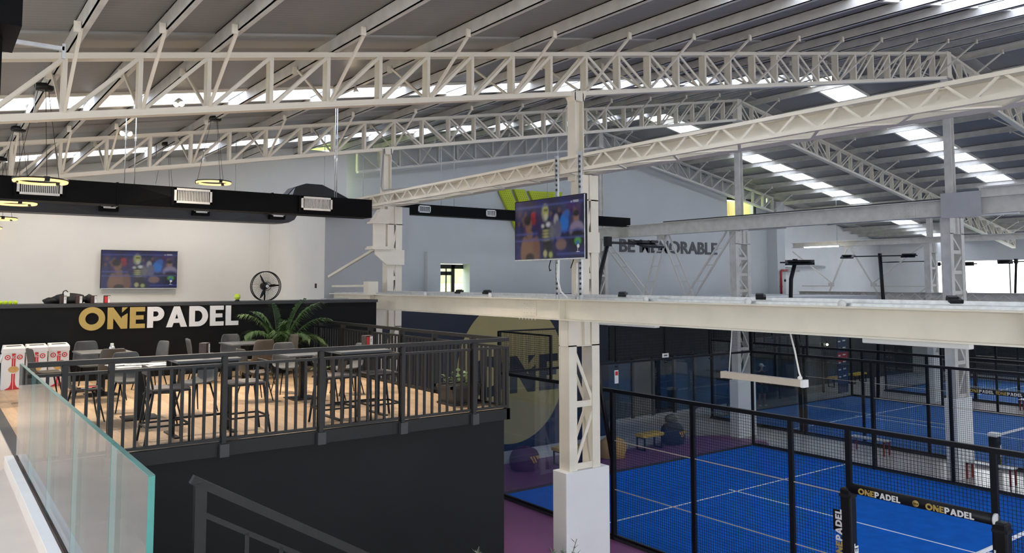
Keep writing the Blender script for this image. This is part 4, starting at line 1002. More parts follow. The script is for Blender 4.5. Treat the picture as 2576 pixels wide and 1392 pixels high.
pg, pb = chair_proto('chair_grey','g'), chair_proto('chair_brown','b'); used = set()
def chair(kind, x, y, deg, label):
    p = pg if kind == 'g' else pb
    o = p if kind not in used else copy_tree(p); used.add(kind)
    return retag(o, label, (x, y, D), math.radians(deg), 'dark shell chairs around the low tables')
def low_table(x, y, label, rz=0):
    t = local('low_table', label, 'table', (x,y,D), rz, 'dark square low tables')
    part('table_top', B(-.36,-.36,.655,.36,.36,.68), 'table_top', t, bevel=.004)
    part('column', B(-.045,-.045,.012,.045,.045,.655), 'black_metal', t)
    part('base_plate', B(-.21,-.21,0,.21,.21,.014), 'black_metal', t)
    part('top_bracket', B(-.15,-.15,.64,.15,.15,.656), 'black_metal', t)
    return t
low_table(2.27, 13.97, 'low dark table farthest left, near the cardboard bins', .05)
low_table(2.30, 11.28, 'low dark table at left strewn with white newspapers', -.03)
low_table(4.66, 11.70, 'low dark table in the middle of the terrace before the palm', .02)
low_table(4.66, 14.40, 'low dark table at the back in front of the sign wall', .04)
chair('g', 2.20, 14.75, -85, 'grey shell chair facing us behind the far left table, against the dark wall')
chair('b', 2.28, 13.28, 88, 'brown shell chair with its back to us at the far left table')
chair('g', 3.02, 14.15, 195, 'grey shell chair in profile on the right of the far left table')
chair('b', 1.50, 13.85, 5, 'brown shell chair in front of the middle cardboard bin')
chair('g', 2.30, 12.05, -88, 'grey shell chair facing us behind the newspaper table')
chair('b', 1.66, 11.42, 3, 'brown shell chair at the left end of the railing holding leaflets on its seat')
chair('b', 2.42, 10.62, 160, 'olive brown shell chair between the newspaper table and the first bar stool')
chair('g', 3.00, 11.30, 205, 'grey shell chair seen below the high table with the upright menu')
chair('g', 4.68, 15.10, -88, 'grey shell chair facing us behind the back table, below the white letters')
chair('b', 4.70, 13.75, 92, 'brown shell chair with its back to us at the back table')
chair('g', 3.95, 14.55, -8, 'grey shell chair on the left of the back table, seen edge-on')
chair('b', 5.38, 14.45, 186, 'brown shell chair on the right of the back table next to the palm')
chair('g', 4.72, 12.45, -90, 'grey shell chair facing us behind the middle table, below the palm pot')
chair('b', 4.00, 11.90, 5, 'brown shell chair on the left of the middle table, right of the second stool')
chair('b', 4.78, 10.98, 140, 'brown shell chair with its back to the third bar stool')
chair('g', 5.42, 11.75, 178, 'grey shell chair on the right of the middle table near the menu box')
def high_table(x, y, label):
    t = local('high_table', label, 'table', (x,y,D), 0, 'high bar tables along the railing')
    part('table_top', B(-.36,-.34,.845,.36,.34,.875), 'table_top', t, bevel=.004)
    part('apron', MB().box(-.33,-.31,.76,.33,-.29,.845).box(-.33,.29,.76,.33,.31,.845), 'black_metal', t)
    for sx in (1,-1): part('leg', B(sx*.32-.025,-.025,0,sx*.32+.025,.025,.845), 'black_metal', t)
    part('foot_bar', B(-.32,-.012,.18,.32,.012,.205), 'black_metal', t)
    for sx in (1,-1): part('foot', B(sx*.32-.03,-.26,0,sx*.32+.03,.26,.015), 'black_metal', t)
    return t
high_table(2.66, 9.78, 'high bar table with the upright white menu behind the left railing')
high_table(4.62, 9.75, 'high bar table with the dark menu box behind the right railing')
def stool_proto():
    t = local('bar_stool', 'x', 'bar stool', (0,0,0))
    part('seat', MB().box(-.20,-.19,.575,.20,.19,.60), 'stool_seat', t, bevel=.012); part('seat_frame', MB().box(-.2,-.18,.555,.2,.18,.575), 'black_metal', t)
    for sx in (1,-1):
        for sy in (1,-1):
            part('leg', MB().beam((sx*.19,sy*.17,.57),(sx*(.19 if sx > 0 else .27),sy*.19,0),.022,.022,up=(0,1,0)), 'black_metal', t)
            if sx < 0: part('back_upright', MB().beam((-.19,sy*.17,.57),(-.235,sy*.16,.80),.02,.02,up=(0,1,0)), 'black_metal', t)
    part('backrest', MB().box(-.245,-.18,.74,-.225,.18,.84), 'chair_brown', t, bevel=.008)
    zf = .19
    part('foot_rail', MB().box(.185,-.18,zf-.01,.205,.18,zf+.01), 'black_metal', t); part('foot_rail', MB().box(-.26,-.19,zf-.01,-.24,.19,zf+.01), 'black_metal', t)
    part('foot_rail', MB().box(-.25,-.19,zf-.01,.2,-.17,zf+.01), 'black_metal', t); part('foot_rail', MB().box(-.25,.17,zf-.01,.2,.19,zf+.01), 'black_metal', t)
    return t
sp0 = stool_proto()
for i, (x, y, dg, lab) in enumerate(((2.22,9.50,0,'first bar stool from the left behind the railing, facing right'),(3.06,9.52,180,'second bar stool from the left behind the railing, facing left'),(4.22,9.48,0,'third bar stool from the left behind the railing, facing right'),(4.80,9.46,180,'fourth bar stool behind the railing, beside the white column'))):
    o = sp0 if i == 0 else copy_tree(sp0); retag(o, lab, (x,y,D), math.radians(dg), 'bar stools along the front railing')
# small things on the tables
nw = thing('newspapers', 'white newspapers and leaflets spread over the left low table', 'newspaper', (2.30,11.28,D+.68))
for k, (dx, dy, a) in enumerate(((-.2,-.15,.1),(.05,-.2,.3),(-.05,.1,-.2),(.2,.05,.15),(-.25,.15,.4),(.22,-.22,-.3))):
    c, s = math.cos(a), math.sin(a); w, h = .13, .09
    part('sheet', MB().add([(2.30+dx+c*u*w-s*v*h, 11.28+dy+s*u*w+c*v*h, D+.682+k*.0015+(.001 if u*v>0 else .006)) for u, v in ((-1,-1),(1,-1),(1,1),(-1,1))]+[(2.30+dx+c*u*w-s*v*h, 11.28+dy+s*u*w+c*v*h, D+.6805+k*.0015) for u, v in ((-1,-1),(1,-1),(1,1),(-1,1))], [(0,1,2,3),(7,6,5,4),(0,4,5,1),(1,5,6,2),(2,6,7,3),(3,7,4,0)]), 'paper', nw)
lf = thing('leaflets', 'colourful leaflets lying on the left chair seat', 'leaflet', (1.68,11.42,D+.43))
for k, (dx, m_) in enumerate(((0,'paper'),(.05,'card_red'),(-.03,'card_tan'))): part('leaflet', B(1.62+dx,11.34+k*.03,D+.424+k*.004,1.74+dx,11.46+k*.03,D+.427+k*.004), m_, lf)
menu_box('upright white menu holder on the left high table', 2.68, 9.78, D+.875, .9, 'x', .10, .17)
menu_box('dark menu box with white card on the right high table', 4.88, 9.95, D+.875, .35, 'red', .13, .16)
nd = thing('napkin_dispenser', 'small shiny holder on the far left low table', 'dispenser', (2.42,14.05,D+.68)); part('body', MB().lathe([(0,0),(.04,0),(.045,.04),(.03,.07),(0,.08)], 14, (2.42,14.05,D+.68)), 'galv', nd); part('napkins', B(2.40,14.02,D+.75,2.44,14.08,D+.79), 'paper', nd)
cs = thing('small_box', 'little tan card box on the left high table beside the menu', 'box', (2.50,9.80,D+.875)); part('carton', B(2.47,9.78,D+.875,2.53,9.84,D+.91), 'card_tan', cs, bevel=.002); part('lid_tape', B(2.495,9.78,D+.9105,2.505,9.84,D+.9115), 'paper', cs)
# ------------------------------------------------------------------ cardboard recycling bins
def bin_(x, label, y=15.55):
    t = local('cardboard_bin', label, 'bin', (x,y,D), .0, 'printed cardboard bins')
    w, d, h = .155, .14, .72
    part('carton', MB().box(-w,-d,0,w,d,h*.84), 'card_white', t)
    part('lid', MB().add([(-w-.008,-d-.008,h*.83),(w+.008,-d-.008,h*.83),(w+.008,d+.008,h*.83),(-w-.008,d+.008,h*.83),(-w-.008,-d-.008,h*.93),(w+.008,-d-.008,h*.93),(w-.01,d,h),(-w+.01,d,h),(-w+.01,-d+.03,h*.98),(w-.01,-d+.03,h*.98)],[(0,1,5,4),(4,5,9,8),(8,9,6,7),(0,4,8,7,3),(1,2,6,9,5),(2,3,7,6)]), 'card_white', t)
    part('slot', MB().add([(-w*.68,-d+.035,h*.984),(w*.68,-d+.035,h*.984),(w*.68,-d+.10,h*.990),(-w*.68,-d+.10,h*.990),(-w*.68,-d+.035,h*.986),(w*.68,-d+.035,h*.986),(w*.68,-d+.10,h*.992),(-w*.68,-d+.10,h*.992)],[(0,1,2,3),(4,7,6,5),(0,4,5,1),(1,5,6,2),(2,6,7,3),(3,7,4,0)]), 'black_metal', t)
    def fr(name, pts, m, yy=-.0015): return part(name, MB().prism(pts, (-d+yy-.0015,-d+yy), 'xz'), m, t)
    fl_ = [(-.115,.002),(-.11,.01),(-.06,.035),(-.035,.075),(-.026,.13),(-.026,h*.82),(.026,h*.82),(.026,.13),(.035,.075),(.06,.035),(.11,.01),(.115,.002)]
    fr('red_stripe', fl_, 'card_red')
    fr('stripe_gap', [(-.003,.004),(.003,.004),(.003,h*.72),(-.003,h*.72)], 'card_white', -.003)
    cup = [(.0+.075*math.cos(a), .33+.055*math.sin(a)) for a in [PI*k/12*2 for k in range(12)]]
    fr('cup_print', [(x_+.004,z_-.016) for x_, z_ in cup], 'card_white', -.0035); fr('coffee_print', cup, 'card_tan', -.005)
    for sx in (-1, 1):
        ring = MB(); ring.torus((sx*.085,-d-.003,h*.735), .034, .007, 24, 4, 'y'); ring.build('printed_ring', 'card_red', t)
        part('ring_dot', MB().lathe([(0,-.004),(.011,-.004),(.011,0)], 12, (sx*.085,-d-.001,h*.735), axis='y'), 'card_red', t)
    text_obj('printed_letters', 'RO', t, (-.045,-d-.006,h*.715), (1,0,0), (0,0,1), .06, .001, 'card_white', .001)
    part('band', MB().box(-.05,-d-.0075,h*.70,.05,-d-.0045,h*.702), 'card_red', t)
    part('bag_edge', MB().tube([(-w-.004,-d+.02,h*.80),(-w-.02,0,h*.62),(-w-.004,d-.02,h*.78)], .014, 6), 'paper', t)
    return t
bin_(1.20, 'white and red cardboard bin at the left edge, first of three', 15.62); bin_(1.53, 'white and red cardboard bin in the middle of three, behind a chair back', 15.66); bin_(1.86, 'white and red cardboard bin at the right of three', 15.70)
# ------------------------------------------------------------------ plants
def frond(base, az, el, L, droop, n=16, wl=.30, seed=0, lw=.020):
    rn = random.Random(seed); mb = MB(); p = Vector(base); pts = [p.copy()]; d = Vector((math.cos(az)*math.cos(el), math.sin(az)*math.cos(el), math.sin(el)))
    for i in range(n):
        d = (d+Vector((0,0,-droop*(i/n)))).normalized(); p = p+d*(L/n); pts.append(p.copy())
    mb.tube(pts, [.010*(1-.8*i/n)+.002 for i in range(n+1)], 5)
    for i in range(int(n*.28), n+1):
        t = i/n; d = (pts[min(i+1,n)]-pts[max(i-1,0)]).normalized(); sd = d.cross(Vector((0,0,1))).normalized()
        for half in (0, .33, .66):
            q = pts[i] if half == 0 or i == n else pts[i].lerp(pts[i+1], half)
            ll = wl*(math.sin(PI*min(1,max(.05,(t-.2)/.85)))**.6)*rn.uniform(.85,1.1)
            for s in (-1, 1):
                dr = (sd*s*.75+d*.65+Vector((0,0,.15))).normalized(); a = q; b = q+dr*ll*.5+Vector((0,0,-.02)); c = q+dr*ll+Vector((0,0,-ll*.55*rn.uniform(.7,1.2)))
                w = dr.cross(Vector((0,0,1))).normalized()*lw*.5
                mb.add([a-w*.5,a+w*.5,b+w,c,b-w], [(0,1,2,4),(4,2,3)])
    return mb
pm = thing('potted_palm', 'green kentia palm with arching fronds before the counter wall', 'palm', (5.62,15.3,D))
part('pot', MB().lathe([(0,0),(.15,0),(.19,.28),(.20,.30),(.18,.30),(.17,.27),(0,.27)], 20, (5.62,15.3,D)), 'pot', pm)
part('soil', MB().lathe([(0,.272),(.168,.272)], 16, (5.62,15.3,D)), 'soil', pm)
for k, (az, el, L, dr) in enumerate(((175,66,1.25,.22),(200,58,1.10,.27),(160,50,.95,.30),(5,64,1.45,.17),(-14,58,1.30,.20),(28,70,1.40,.18),(150,74,1.05,.20),(250,64,.95,.28),(300,58,1.0,.28),(330,50,1.05,.25),(90,78,1.15,.2),(215,42,.65,.3),(280,44,.6,.3),(345,72,1.25,.2),(240,52,.7,.34),(310,44,.72,.34),(190,74,1.1,.22),(60,62,1.15,.22),(355,45,1.0,.24),(270,76,.9,.26))):
    part('frond', frond((5.62+.04*math.cos(k),15.3+.04*math.sin(k),D+.27), math.radians(az), math.radians(el), L, dr, 14, .34, k, .026), 'leaf' if k % 3 else 'leaf_light', pm, recalc=False)
def leafy(par, c, n, spread, h, m, seed, ls=.05, hang=0.0):
    rn = random.Random(seed)
    for i in range(n):
        a = rn.uniform(0,2*PI); r = spread*math.sqrt(rn.random()); z = c[2]+h*rn.uniform(.2,1)
        if rn.random() < hang: z = c[2]-rn.uniform(0,.3); r = spread*1.05
        p = Vector((c[0]+r*math.cos(a)*1.0, c[1]+r*math.sin(a)*.7, z)); d = Vector((math.cos(a),math.sin(a),rn.uniform(-.3,.6))).normalized(); s = d.cross(Vector((0,0,1))).normalized(); L = ls*rn.uniform(.7,1.2)
        o = part('leaf', MB().add([p, p+d*L*.35+s*L*.42, p+d*L*.8+s*L*.3, p+d*L, p+d*L*.8-s*L*.3, p+d*L*.35-s*L*.42], [(0,1,2,3,4,5)]), m, par, recalc=False)
pl = thing('planter_box', 'dark planter trough of ivy in the far corner of the terrace railing', 'planter', (6.33,9.85,D))
part('trough', MB().add([(6.10,9.66,D+.03),(6.5,9.66,D+.03),(6.5,10.02,D+.03),(6.10,10.02,D+.03),(6.05,9.62,D+.26),(6.55,9.62,D+.26),(6.55,10.06,D+.26),(6.05,10.06,D+.26)],[(0,3,2,1),(0,1,5,4),(1,2,6,5),(2,3,7,6),(3,0,4,7),(4,5,6,7)]), 'pot', pl)
part('trough_rim', MB().box(6.03,9.60,D+.24,6.57,9.64,D+.28).box(6.03,10.04,D+.24,6.57,10.08,D+.28).box(6.03,9.6,D+.24,6.07,10.08,D+.28).box(6.53,9.6,D+.24,6.57,10.08,D+.28), 'pot', pl)
part('saucer', B(6.06,9.62,D,6.54,10.06,D+.03), 'pot', pl)
leafy(pl, (6.3,9.84,D+.24), 110, .27, .20, 'leaf_light', 4, .075, .12)
bp_ = thing('potted_plant', 'small leafy pot plant on the floor behind the middle table', 'plant', (5.62,13.2,D))
part('pot', MB().lathe([(0,0),(.10,0),(.13,.2),(.11,.2),(0,.18)], 16, (5.62,13.2,D)), 'pot', bp_); leafy(bp_, (5.62,13.2,D+.18), 45, .14, .14, 'leaf_light', 9, .07)
def olive(label, x, y, top, seed):
    t = thing('olive_bush', label, 'shrub', (x,y,0), 'grey-green shrubs at the bottom edge'); rn = random.Random(seed)
    part('pot', MB().lathe([(0,0),(.22,0),(.28,.5),(.25,.5),(0,.47)], 18, (x,y,0)), 'pot', t)
    part('trunk', MB().tube([(x,y,.47),(x+.03,y,1.1),(x-.02,y+.02,top-.55)], [.03,.025,.015], 8), 'stem', t)
    for b in range(12):
        a = rn.uniform(0,2*PI); q = Vector((x-.02,y,top-.55)); e = q+Vector((math.cos(a)*rn.uniform(.05,.30), math.sin(a)*rn.uniform(.05,.2), rn.uniform(.25,.55)))
        mb = MB(); mb.tube([q,(q+e)/2+Vector((0,0,.05)),e], .005, 5)
        for k in range(14):
            tt = rn.uniform(.35,1); p = q.lerp(e,tt); d = Vector((rn.uniform(-1,1),rn.uniform(-1,1),rn.uniform(-.1,1))).normalized(); s = d.cross(Vector((.3,.2,1))).normalized(); L = rn.uniform(.06,.10)
            mb.add([p,p+d*L*.5+s*.012,p+d*L,p+d*L*.5-s*.012],[(0,1,2,3)])
        mb.build('leafy_branch', 'leaf_grey', t, recalc=False)
olive('grey-green shrub tip before the black terrace wall at the bottom edge', 4.78, 7.0, 2.46, 1); olive('grey-green shrub tip before the white plinth at the bottom edge', 5.92, 7.0, 2.30, 2)
# ------------------------------------------------------------------ padel courts
def wire_panel(mb, axis, fix, a0, a1, z0, z1, step=.05, r=.0023):
    """welded mesh; axis 'x' or 'y' is the running direction"""
    def bx(p, q):
        if axis == 'y': mb.box(fix-r, p[0], p[1], fix+r, q[0], q[1])
        else: mb.box(p[0], fix-r, p[1], q[0], fix+r, q[1])
    n = int(round((a1-a0)/step))
    for i in range(n+1): a = a0+(a1-a0)*i/n; bx((a-r,z0),(a+r,z1))
    k = int(round((z1-z0)/step))
    for i in range(k+1): z = z0+(z1-z0)*i/k; bx((a0,z-r),(a1,z+r))
def court(tag_, X0, X1, Yb, labels, turf, gate_near=True, step=.05, far_detail=True):
    Yn = Yb-10.0; Ye = Yn-9.0
    s = tag(thing('court_floor', None, None, (X0,Yn,0)), kind='structure')
    part('turf', B(X0,Ye,0.007,X1,Yb,0.02), turf, s)
    xc = (X0+X1)/2
    part('service_line', B(X0,Yb-3.20,0.02,X1,Yb-3.15,0.022), 'line_white', s)
    part('centre_line', B(xc-.025,Yn-6.95,0.02,xc+.025,Yb-2.95,0.022), 'line_white', s)
    part('service_line', B(X0,Yn-6.95,0.02,X1,Yn-6.90,0.022), 'line_white', s)
    part('kerb', MB().box(X0-.08,Ye,0,X0,Yb+.08,.06).box(X1,Ye,0,X1+.08,Yb+.08,.06).box(X0-.08,Yb,0,X1+.08,Yb+.08,.06), 'kerb', s)
    e = thing('court_enclosure', labels[0], 'court fence', (X0,Yb,0))
    # back: five glass panes and mesh above
    for i in range(5):
        a = X0+(X1-X0)*i/5; b = X0+(X1-X0)*(i+1)/5
        part('glass_pane', B(a+.004,Yb+.01,.06,b-.004,Yb+.022,2.95), 'glass', e)
    bar('rail', (X0,Yb+.02,2.98), (X1,Yb+.02,2.98), .06, .06, 'court_metal', e); bar('rail', (X0,Yb+.02,3.99), (X1,Yb+.02,3.99), .04, .04, 'court_metal', e)
    for i in range(6):
        x = X0+(X1-X0)*i/5
        bar('mesh_post', (x,Yb+.03,2.95), (x,Yb+.03,4.0), .05, .05, 'court_metal', e)
        part('clamp', MB().box(x-.04,Yb-.01,2.86,x+.04,Yb+.03,2.9), 'court_metal', e)
    mb = MB(); wire_panel(mb, 'x', Yb+.03, X0, X1, 3.0, 3.98, step); m_ = part('wire_mesh', mb, 'court_metal', e); m_['kind'] = 'stuff'
    # two long sides
    for side, x in ((0,X0-.03),(1,X1+.03)):
        for (a, b) in ((Yb-2,Yb),(Yb-4,Yb-2)): part('glass_pane', B(x-.006,a+.004,.06,x+.006,b-.004,2.95), 'glass', e)
        bar('rail', (x,Ye,2.98), (x,Yb,2.98), .07, .07, 'court_metal', e); bar('rail', (x,Yb-2,3.99), (x,Yb,3.99), .04, .04, 'court_metal', e)
        mb = MB(); wire_panel(mb, 'y', x, Yb-2, Yb, 3.0, 3.98, step); m_ = part('wire_mesh', mb, 'court_metal', e); m_['kind'] = 'stuff'
        bar('mesh_post', (x,Yb-2,2.95), (x,Yb-2,4.0), .05, .05, 'court_metal', e); bar('mesh_post', (x,Yb,0), (x,Yb,4.0), .07, .07, 'court_metal', e)
        bar('rail', (x,Ye,.08), (x,Yb,.08), .06, .06, 'court_metal', e)
        gate = (Yn-1.2, Yn+.85)
        ysp = [Yb-4, Yb-6.1, Yb-8.15, gate[1]]
        for k, y in enumerate(ysp): bar('fence_post', (x,y,0), (x,y,2.98), .10 if k == 0 else .06, .08, 'court_metal', e)
        for a, b in zip(ysp[1:], ysp[:-1]):
            mb = MB(); wire_panel(mb, 'y', x, a+.03, b-.03, .1, 2.96, step); m_ = part('wire_mesh', mb, 'court_metal', e); m_['kind'] = 'stuff'
        # mesh above and beyond the gate
        mb = MB(); wire_panel(mb, 'y', x, gate[0], gate[1], 2.15, 2.96, step); m_ = part('wire_mesh', mb, 'court_metal', e); m_['kind'] = 'stuff'
        if side == 0 or far_detail:
            bar('fence_post', (x,gate[0],0), (x,gate[0],2.98), .06, .08, 'court_metal', e)
            mb = MB(); wire_panel(mb, 'y', x, gate[0]-3.5, gate[0], .1, 2.96, step); m_ = part('wire_mesh', mb, 'court_metal', e); m_['kind'] = 'stuff'
        for z in (1.0, 1.98): bar('tension_wire', (x,gate[1],z), (x,Yb-4,z), .014, .014, 'lamp_body', e)
    return e, s
e1, s1 = court('a', 11.42, 21.28, 15.95, ['black mesh and glass enclosure of the nearest blue padel court'], 'turf')
e2, s2 = court('b', 24.35, 34.0, 20.05, ['black mesh and glass enclosure of the second blue padel court'], 'turf_far', step=.06)
e3, s3 = court('c', 37.0, 45.6, 20.05, ['enclosure of the farthest padel court by the bright shutters'], 'turf_far', step=.12)
# warning sticker on the near court glass
wn1 = thing('glass_notice', 'small white and red notice on the court glass left of the entrance post', 'notice', (15.9,15.92,2.55)); part('sheet', B(15.28,15.945,2.42,15.42,15.955,2.78), 'paper', wn1); part('red_sign', B(15.30,15.942,2.64,15.40,15.945,2.75), 'card_red', wn1)
wn2 = thing('glass_notice', 'little white label on the rail above the court glass', 'notice', (17.3,15.92,3.0)); part('sheet', B(17.16,15.925,3.02,17.42,15.935,3.14), 'paper', wn2); part('print', B(17.22,15.92,3.06,17.36,15.924,3.1), 'letter_grey', wn2)
# padded gate frames with ONEPADEL print
def gate(x, y0, y1, label, ht=2.12, text=True, r=.075):
    t = thing('padded_gate_frame', label, 'gate', (x,(y0+y1)/2,0))
    part('crossbar_pad', MB().tube([(x-.06,y1-.06,ht-.02),(x-.06,y0+.08,ht-.02)], r, 14), 'black_metal', t)
    part('crossbar_end', MB().tube([(x-.06,y0+.08,ht-.02),(x-.06,y0+.05,ht-.02)], r+.008, 14), 'plastic_white', t)
    for y in (y0, y1): 
        part('post_pad', MB().box(x-.13,y-.09,.05,x+.04,y+.09,ht-.03), 'black_metal', t, bevel=.03)
        part('strap', B(x-.135,y-.095,ht-.16,x+.045,y+.095,ht-.12), 'fabric_black', t)
    if text:
        h = .085; L = wordlen('ONEPADEL', h, .1)
        for yy in (y1-.22, y0+.30+L): word(t, 'ONEPADEL', (x-.06-r-.002,yy,ht-.065), (0,-1,0), (0,0,1), h, .004, ['gold']*3+['letter_white']*5, .1)
        bd = part('badge', MB().lathe([(0,-.004),(.045,-.004),(.045,0)], 20, (x-.06-r-.001,(y0+y1)/2,ht-.02), axis='x'), 'gold', t)
        text_obj('badge_text', 'ONE', t, (x-.06-r-.006,(y0+y1)/2+.033,ht-.033), (0,-1,0), (0,0,1), .036, .002, 'black_metal', .0006)
        h = .105; L = wordlen('ONEPADEL', h, .1)
        word(t, 'ONEPADEL', (x-.132,y1+.06,.98), (0,0,1), (0,1,0), h, .004, ['gold']*3+['letter_white']*5, .1)
        word(t, 'ONEPADEL', (x-.132,y0+.05,.95), (0,0,1), (0,1,0), h, .004, ['gold']*3+['letter_white']*5, .1)
        word(t, 'ONEPADEL', (x-.06,y1-.092,.50), (0,0,1), (1,0,0), h, .004, ['gold']*3+['letter_white']*5, .1)
    return t
gate(11.39, 4.66, 6.80, 'black padded court gate frame with gold and white ONEPADEL lettering')
gate(24.32, 8.98, 10.86, 'distant padded gate bar with faint lettering on the second court')
ps = thing('gate_poster', 'small black rules poster hanging on the mesh beside the padded gate', 'poster', (11.37,6.95,1.5))
part('sheet', B(11.355,6.885,1.40,11.365,7.065,1.72), 'black_metal', ps); 
for k in range(7): part('text_line', B(11.352,6.92,1.49+k*.022,11.355,7.03-.01*(k%3),1.496+k*.022), 'pane_grey', ps)
part('logo_mark', B(11.351,6.905,1.665,11.355,6.92,1.685), 'tennis', ps)
# nets
for i, (X0, X1, Y, lab) in enumerate(((11.42,21.28,5.95,'net of the nearest padel court, its white band just entering at right'),(24.35,34.0,10.05,'net with white headband across the second padel court'))):
    t = thing('court_net', lab, 'net', ((X0+X1)/2,Y,0))
    part('headband', B(X0+.1,Y-.012,.86,X1-.1,Y+.012,.92), 'letter_white', t)
    mb = MB()
    for k in range(int((X1-X0-.2)/.08)): x = X0+.1+k*.08; mb.box(x-.002,Y-.002,.03,x+.002,Y+.002,.86)
    for k in range(10): mb.box(X0+.1,Y-.002,.05+k*.085,X1-.1,Y+.002,.054+k*.085)
    q = part('netting', mb, 'fabric_black', t); q['kind'] = 'stuff'
    for x in (X0-.05, X1+.05): part('net_post', B(x-.05,Y-.05,0,x+.05,Y+.05,.95), 'black_metal', t)
npd = thing('net_post_pad', 'black padded net post with white cap and ADEL lettering', 'post pad', (24.12,10.05,0))
part('pad', B(23.98,9.90,0,24.26,10.12,.90), 'black_metal', npd, bevel=.02); part('cap', B(23.97,9.89,.90,24.27,10.13,1.0), 'plastic_white', npd, bevel=.015)
part('badge', MB().lathe([(0,-.004),(.05,-.004),(.05,0)], 18, (24.06,9.898,.52), axis='y'), 'gold', npd)
word(npd, 'ONEPADEL', (24.24,9.895,.12), (0,0,1), (-1,0,0), .075, .004, ['gold']*3+['letter_white']*5, .1)
# ------------------------------------------------------------------ court light poles
def light_pole(label, pts, arm_dir, heads, arm, r=.05):
    t = thing('court_light_pole', label, 'light pole', (pts[0][0],pts[0][1],pts[0][2]))
    part('pole', MB().tube(pts, r, 8), 'court_metal', t)
    top = Vector(pts[-1]); d = Vector(arm_dir).normalized(); sdv = d.cross(Vector((0,0,1))).normalized()
    a, b = arm
    part('arm', MB().beam(top+d*a, top+d*b, .05, .05), 'court_metal', t)
    part('pole_head', MB().beam(top-Vector((0,0,.08)), top+Vector((0,0,.12)), .12, .12), 'court_metal', t)
    for hd in heads:
        c = top+d*hd
        part('lamp_panel', MB().beam(c-d*.28, c+d*.28, .42, .05, up=(0.35*sdv.x,0.35*sdv.y,1)), 'court_metal', t)
        part('heat_sink', MB().beam(c-d*.20+Vector((0,0,.05)), c+d*.16+Vector((0,0,.05)), .22, .05), 'court_metal', t)
    return t
light_pole('curved black light pole rising behind the hanging television with lamp over the lettering', [(11.36,11.95,1.6),(11.22,12.10,2.9),(11.10,12.2,4.2),(11.14,12.05,5.3),(11.30,11.96,6.02)], (.95,.3,.02), [1.55,2.0], (0,1.9), .045)
light_pole('black pole with flat lamp before the white wall, left of the double lamp', [(24.35,16.22,0),(24.30,16.26,3.0),(24.20,16.45,4.4),(24.12,16.35,5.3),(24.28,16.28,5.88)], (.55,-.83,0), [-.05,.35], (-.5,.6), .07)
light_pole('black light pole carrying two outspread flat lamps, near the picture right', [(34.05,18.85,0),(34.0,18.7,3.0),(33.98,18.42,4.4),(34.05,18.55,6.35)], (.32,-.95,0), [-1.35,1.15], (-1.4,1.5), .08)
light_pole('reddish backlit light pole before the bright windows, left of the grey column', [(36.95,16.0,0),(36.95,16.0,3.0),(37.0,16.2,4.5),(36.9,16.7,6.0)], (.4,-.9,0), [-.8,.5], (-1.0,.9), .06)
light_pole('reddish backlit light pole before the bright windows, right of the grey column', [(36.95,14.3,0),(36.95,14.3,4.5),(36.95,14.2,6.05)], (.4,-.9,0), [-.4,.9], (-.6,1.2), .05)
# ------------------------------------------------------------------ benches, bean bags beside the court
def bench(label, x, y, rz=0, L=.92, m='yellow', w=.20):
    t = local('padded_bench', label, 'bench', (x,y,0), rz, 'yellow padded benches')
    part('cushion', B(-L/2,-w,.40,L/2,w,.50), m, t, bevel=.02)
    for k in range(1, 5): part('seam', B(-L/2+L*k/5-.004,-w-.001,.40,-L/2+L*k/5+.004,w+.001,.5015), 'tan_bag', t)
    for s in (-1, 1):
        xx = s*(L/2-.08)
        part('leg_frame', MB().box(xx-.02,-w+.02,0,xx+.02,-w+.06,.4).box(xx-.02,w-.06,0,xx+.02,w-.02,.4).box(xx-.02,-w+.02,0,xx+.02,w-.02,.04).box(xx-.02,-w+.02,.36,xx+.02,w-.02,.4), 'black_metal', t)
    return t
bench('yellow padded bench partly hidden by the white column', 15.0, 17.62); bench('yellow padded bench standing clear behind the court mesh', 18.35, 17.62)
bench('distant yellow bench in the entrance bay', 36.7, 22.4, 0, 1.2); bench('far yellow bench behind glass at right, beside the dark bag', 38.9, 22.6, 0.1, 1.4)
def wmark(t, x, y, z, s, m):
    def pr(p): part('printed_mark', MB().prism([(x+a*s, z+b*s) for a, b in p], (y-.004, y), 'xz'), m, t)
    pr([(-1,.5),(-.62,.5),(.0,-.55),(-.2,-.6)]); pr([(-.42,.5),(-.05,.5),(.42,-.5),(.2,-.55)]); pr([(.12,.5),(1,.5),(.6,-.15)])
def beanbag(label, x, y, rx, h, m, seed, mark):
    t = thing('bean_bag', label, 'bean bag', (x,y,0), 'round bean bags along the mural wall')
    n, k = 24, 14; rn = random.Random(seed); ph = [rn.uniform(0,6) for _ in range(4)]; vs = []; fs = []
    for i in range(k+1):
        u = i/k; z = h*u; r = rx*(.90+.16*math.sin(PI*min(1,u*1.25)))*(1 if u < .72 else math.sqrt(max(0,1-((u-.72)/.28)**2)))
        for j in range(n):
            a = 2*PI*j/n; w = 1+.035*math.sin(6*a+ph[0])*u+.03*math.sin(3*a+5*u+ph[1]); vs.append((x+r*w*math.cos(a), y+r*w*.85*math.sin(a), z+.02*math.sin(2*a+ph[2])*u))
    for i in range(k):
        for j in range(n): fs.append((i*n+j,i*n+(j+1)%n,(i+1)*n+(j+1)%n,(i+1)*n+j))
    part('bag', MB().add(vs, fs, True), m, t)
    part('top_flap', MB().lathe([(rx*.62,h*.86),(rx*.40,h*.97),(0,h*1.0)], 20, (x,y,0)), m, t)
    part('piping', MB().torus((x,y,.03), rx*.92, .012, 30, 5), m, t)
    if mark: wmark(t, x+.06, y-rx*.91, h*.52, rx*.42, mark)
    return t
beanbag('dark purple bean bag with orange W mark by the mural wall', 13.62, 17.85, .42, .62, 'purple_bag', 1, 'orange_mark')
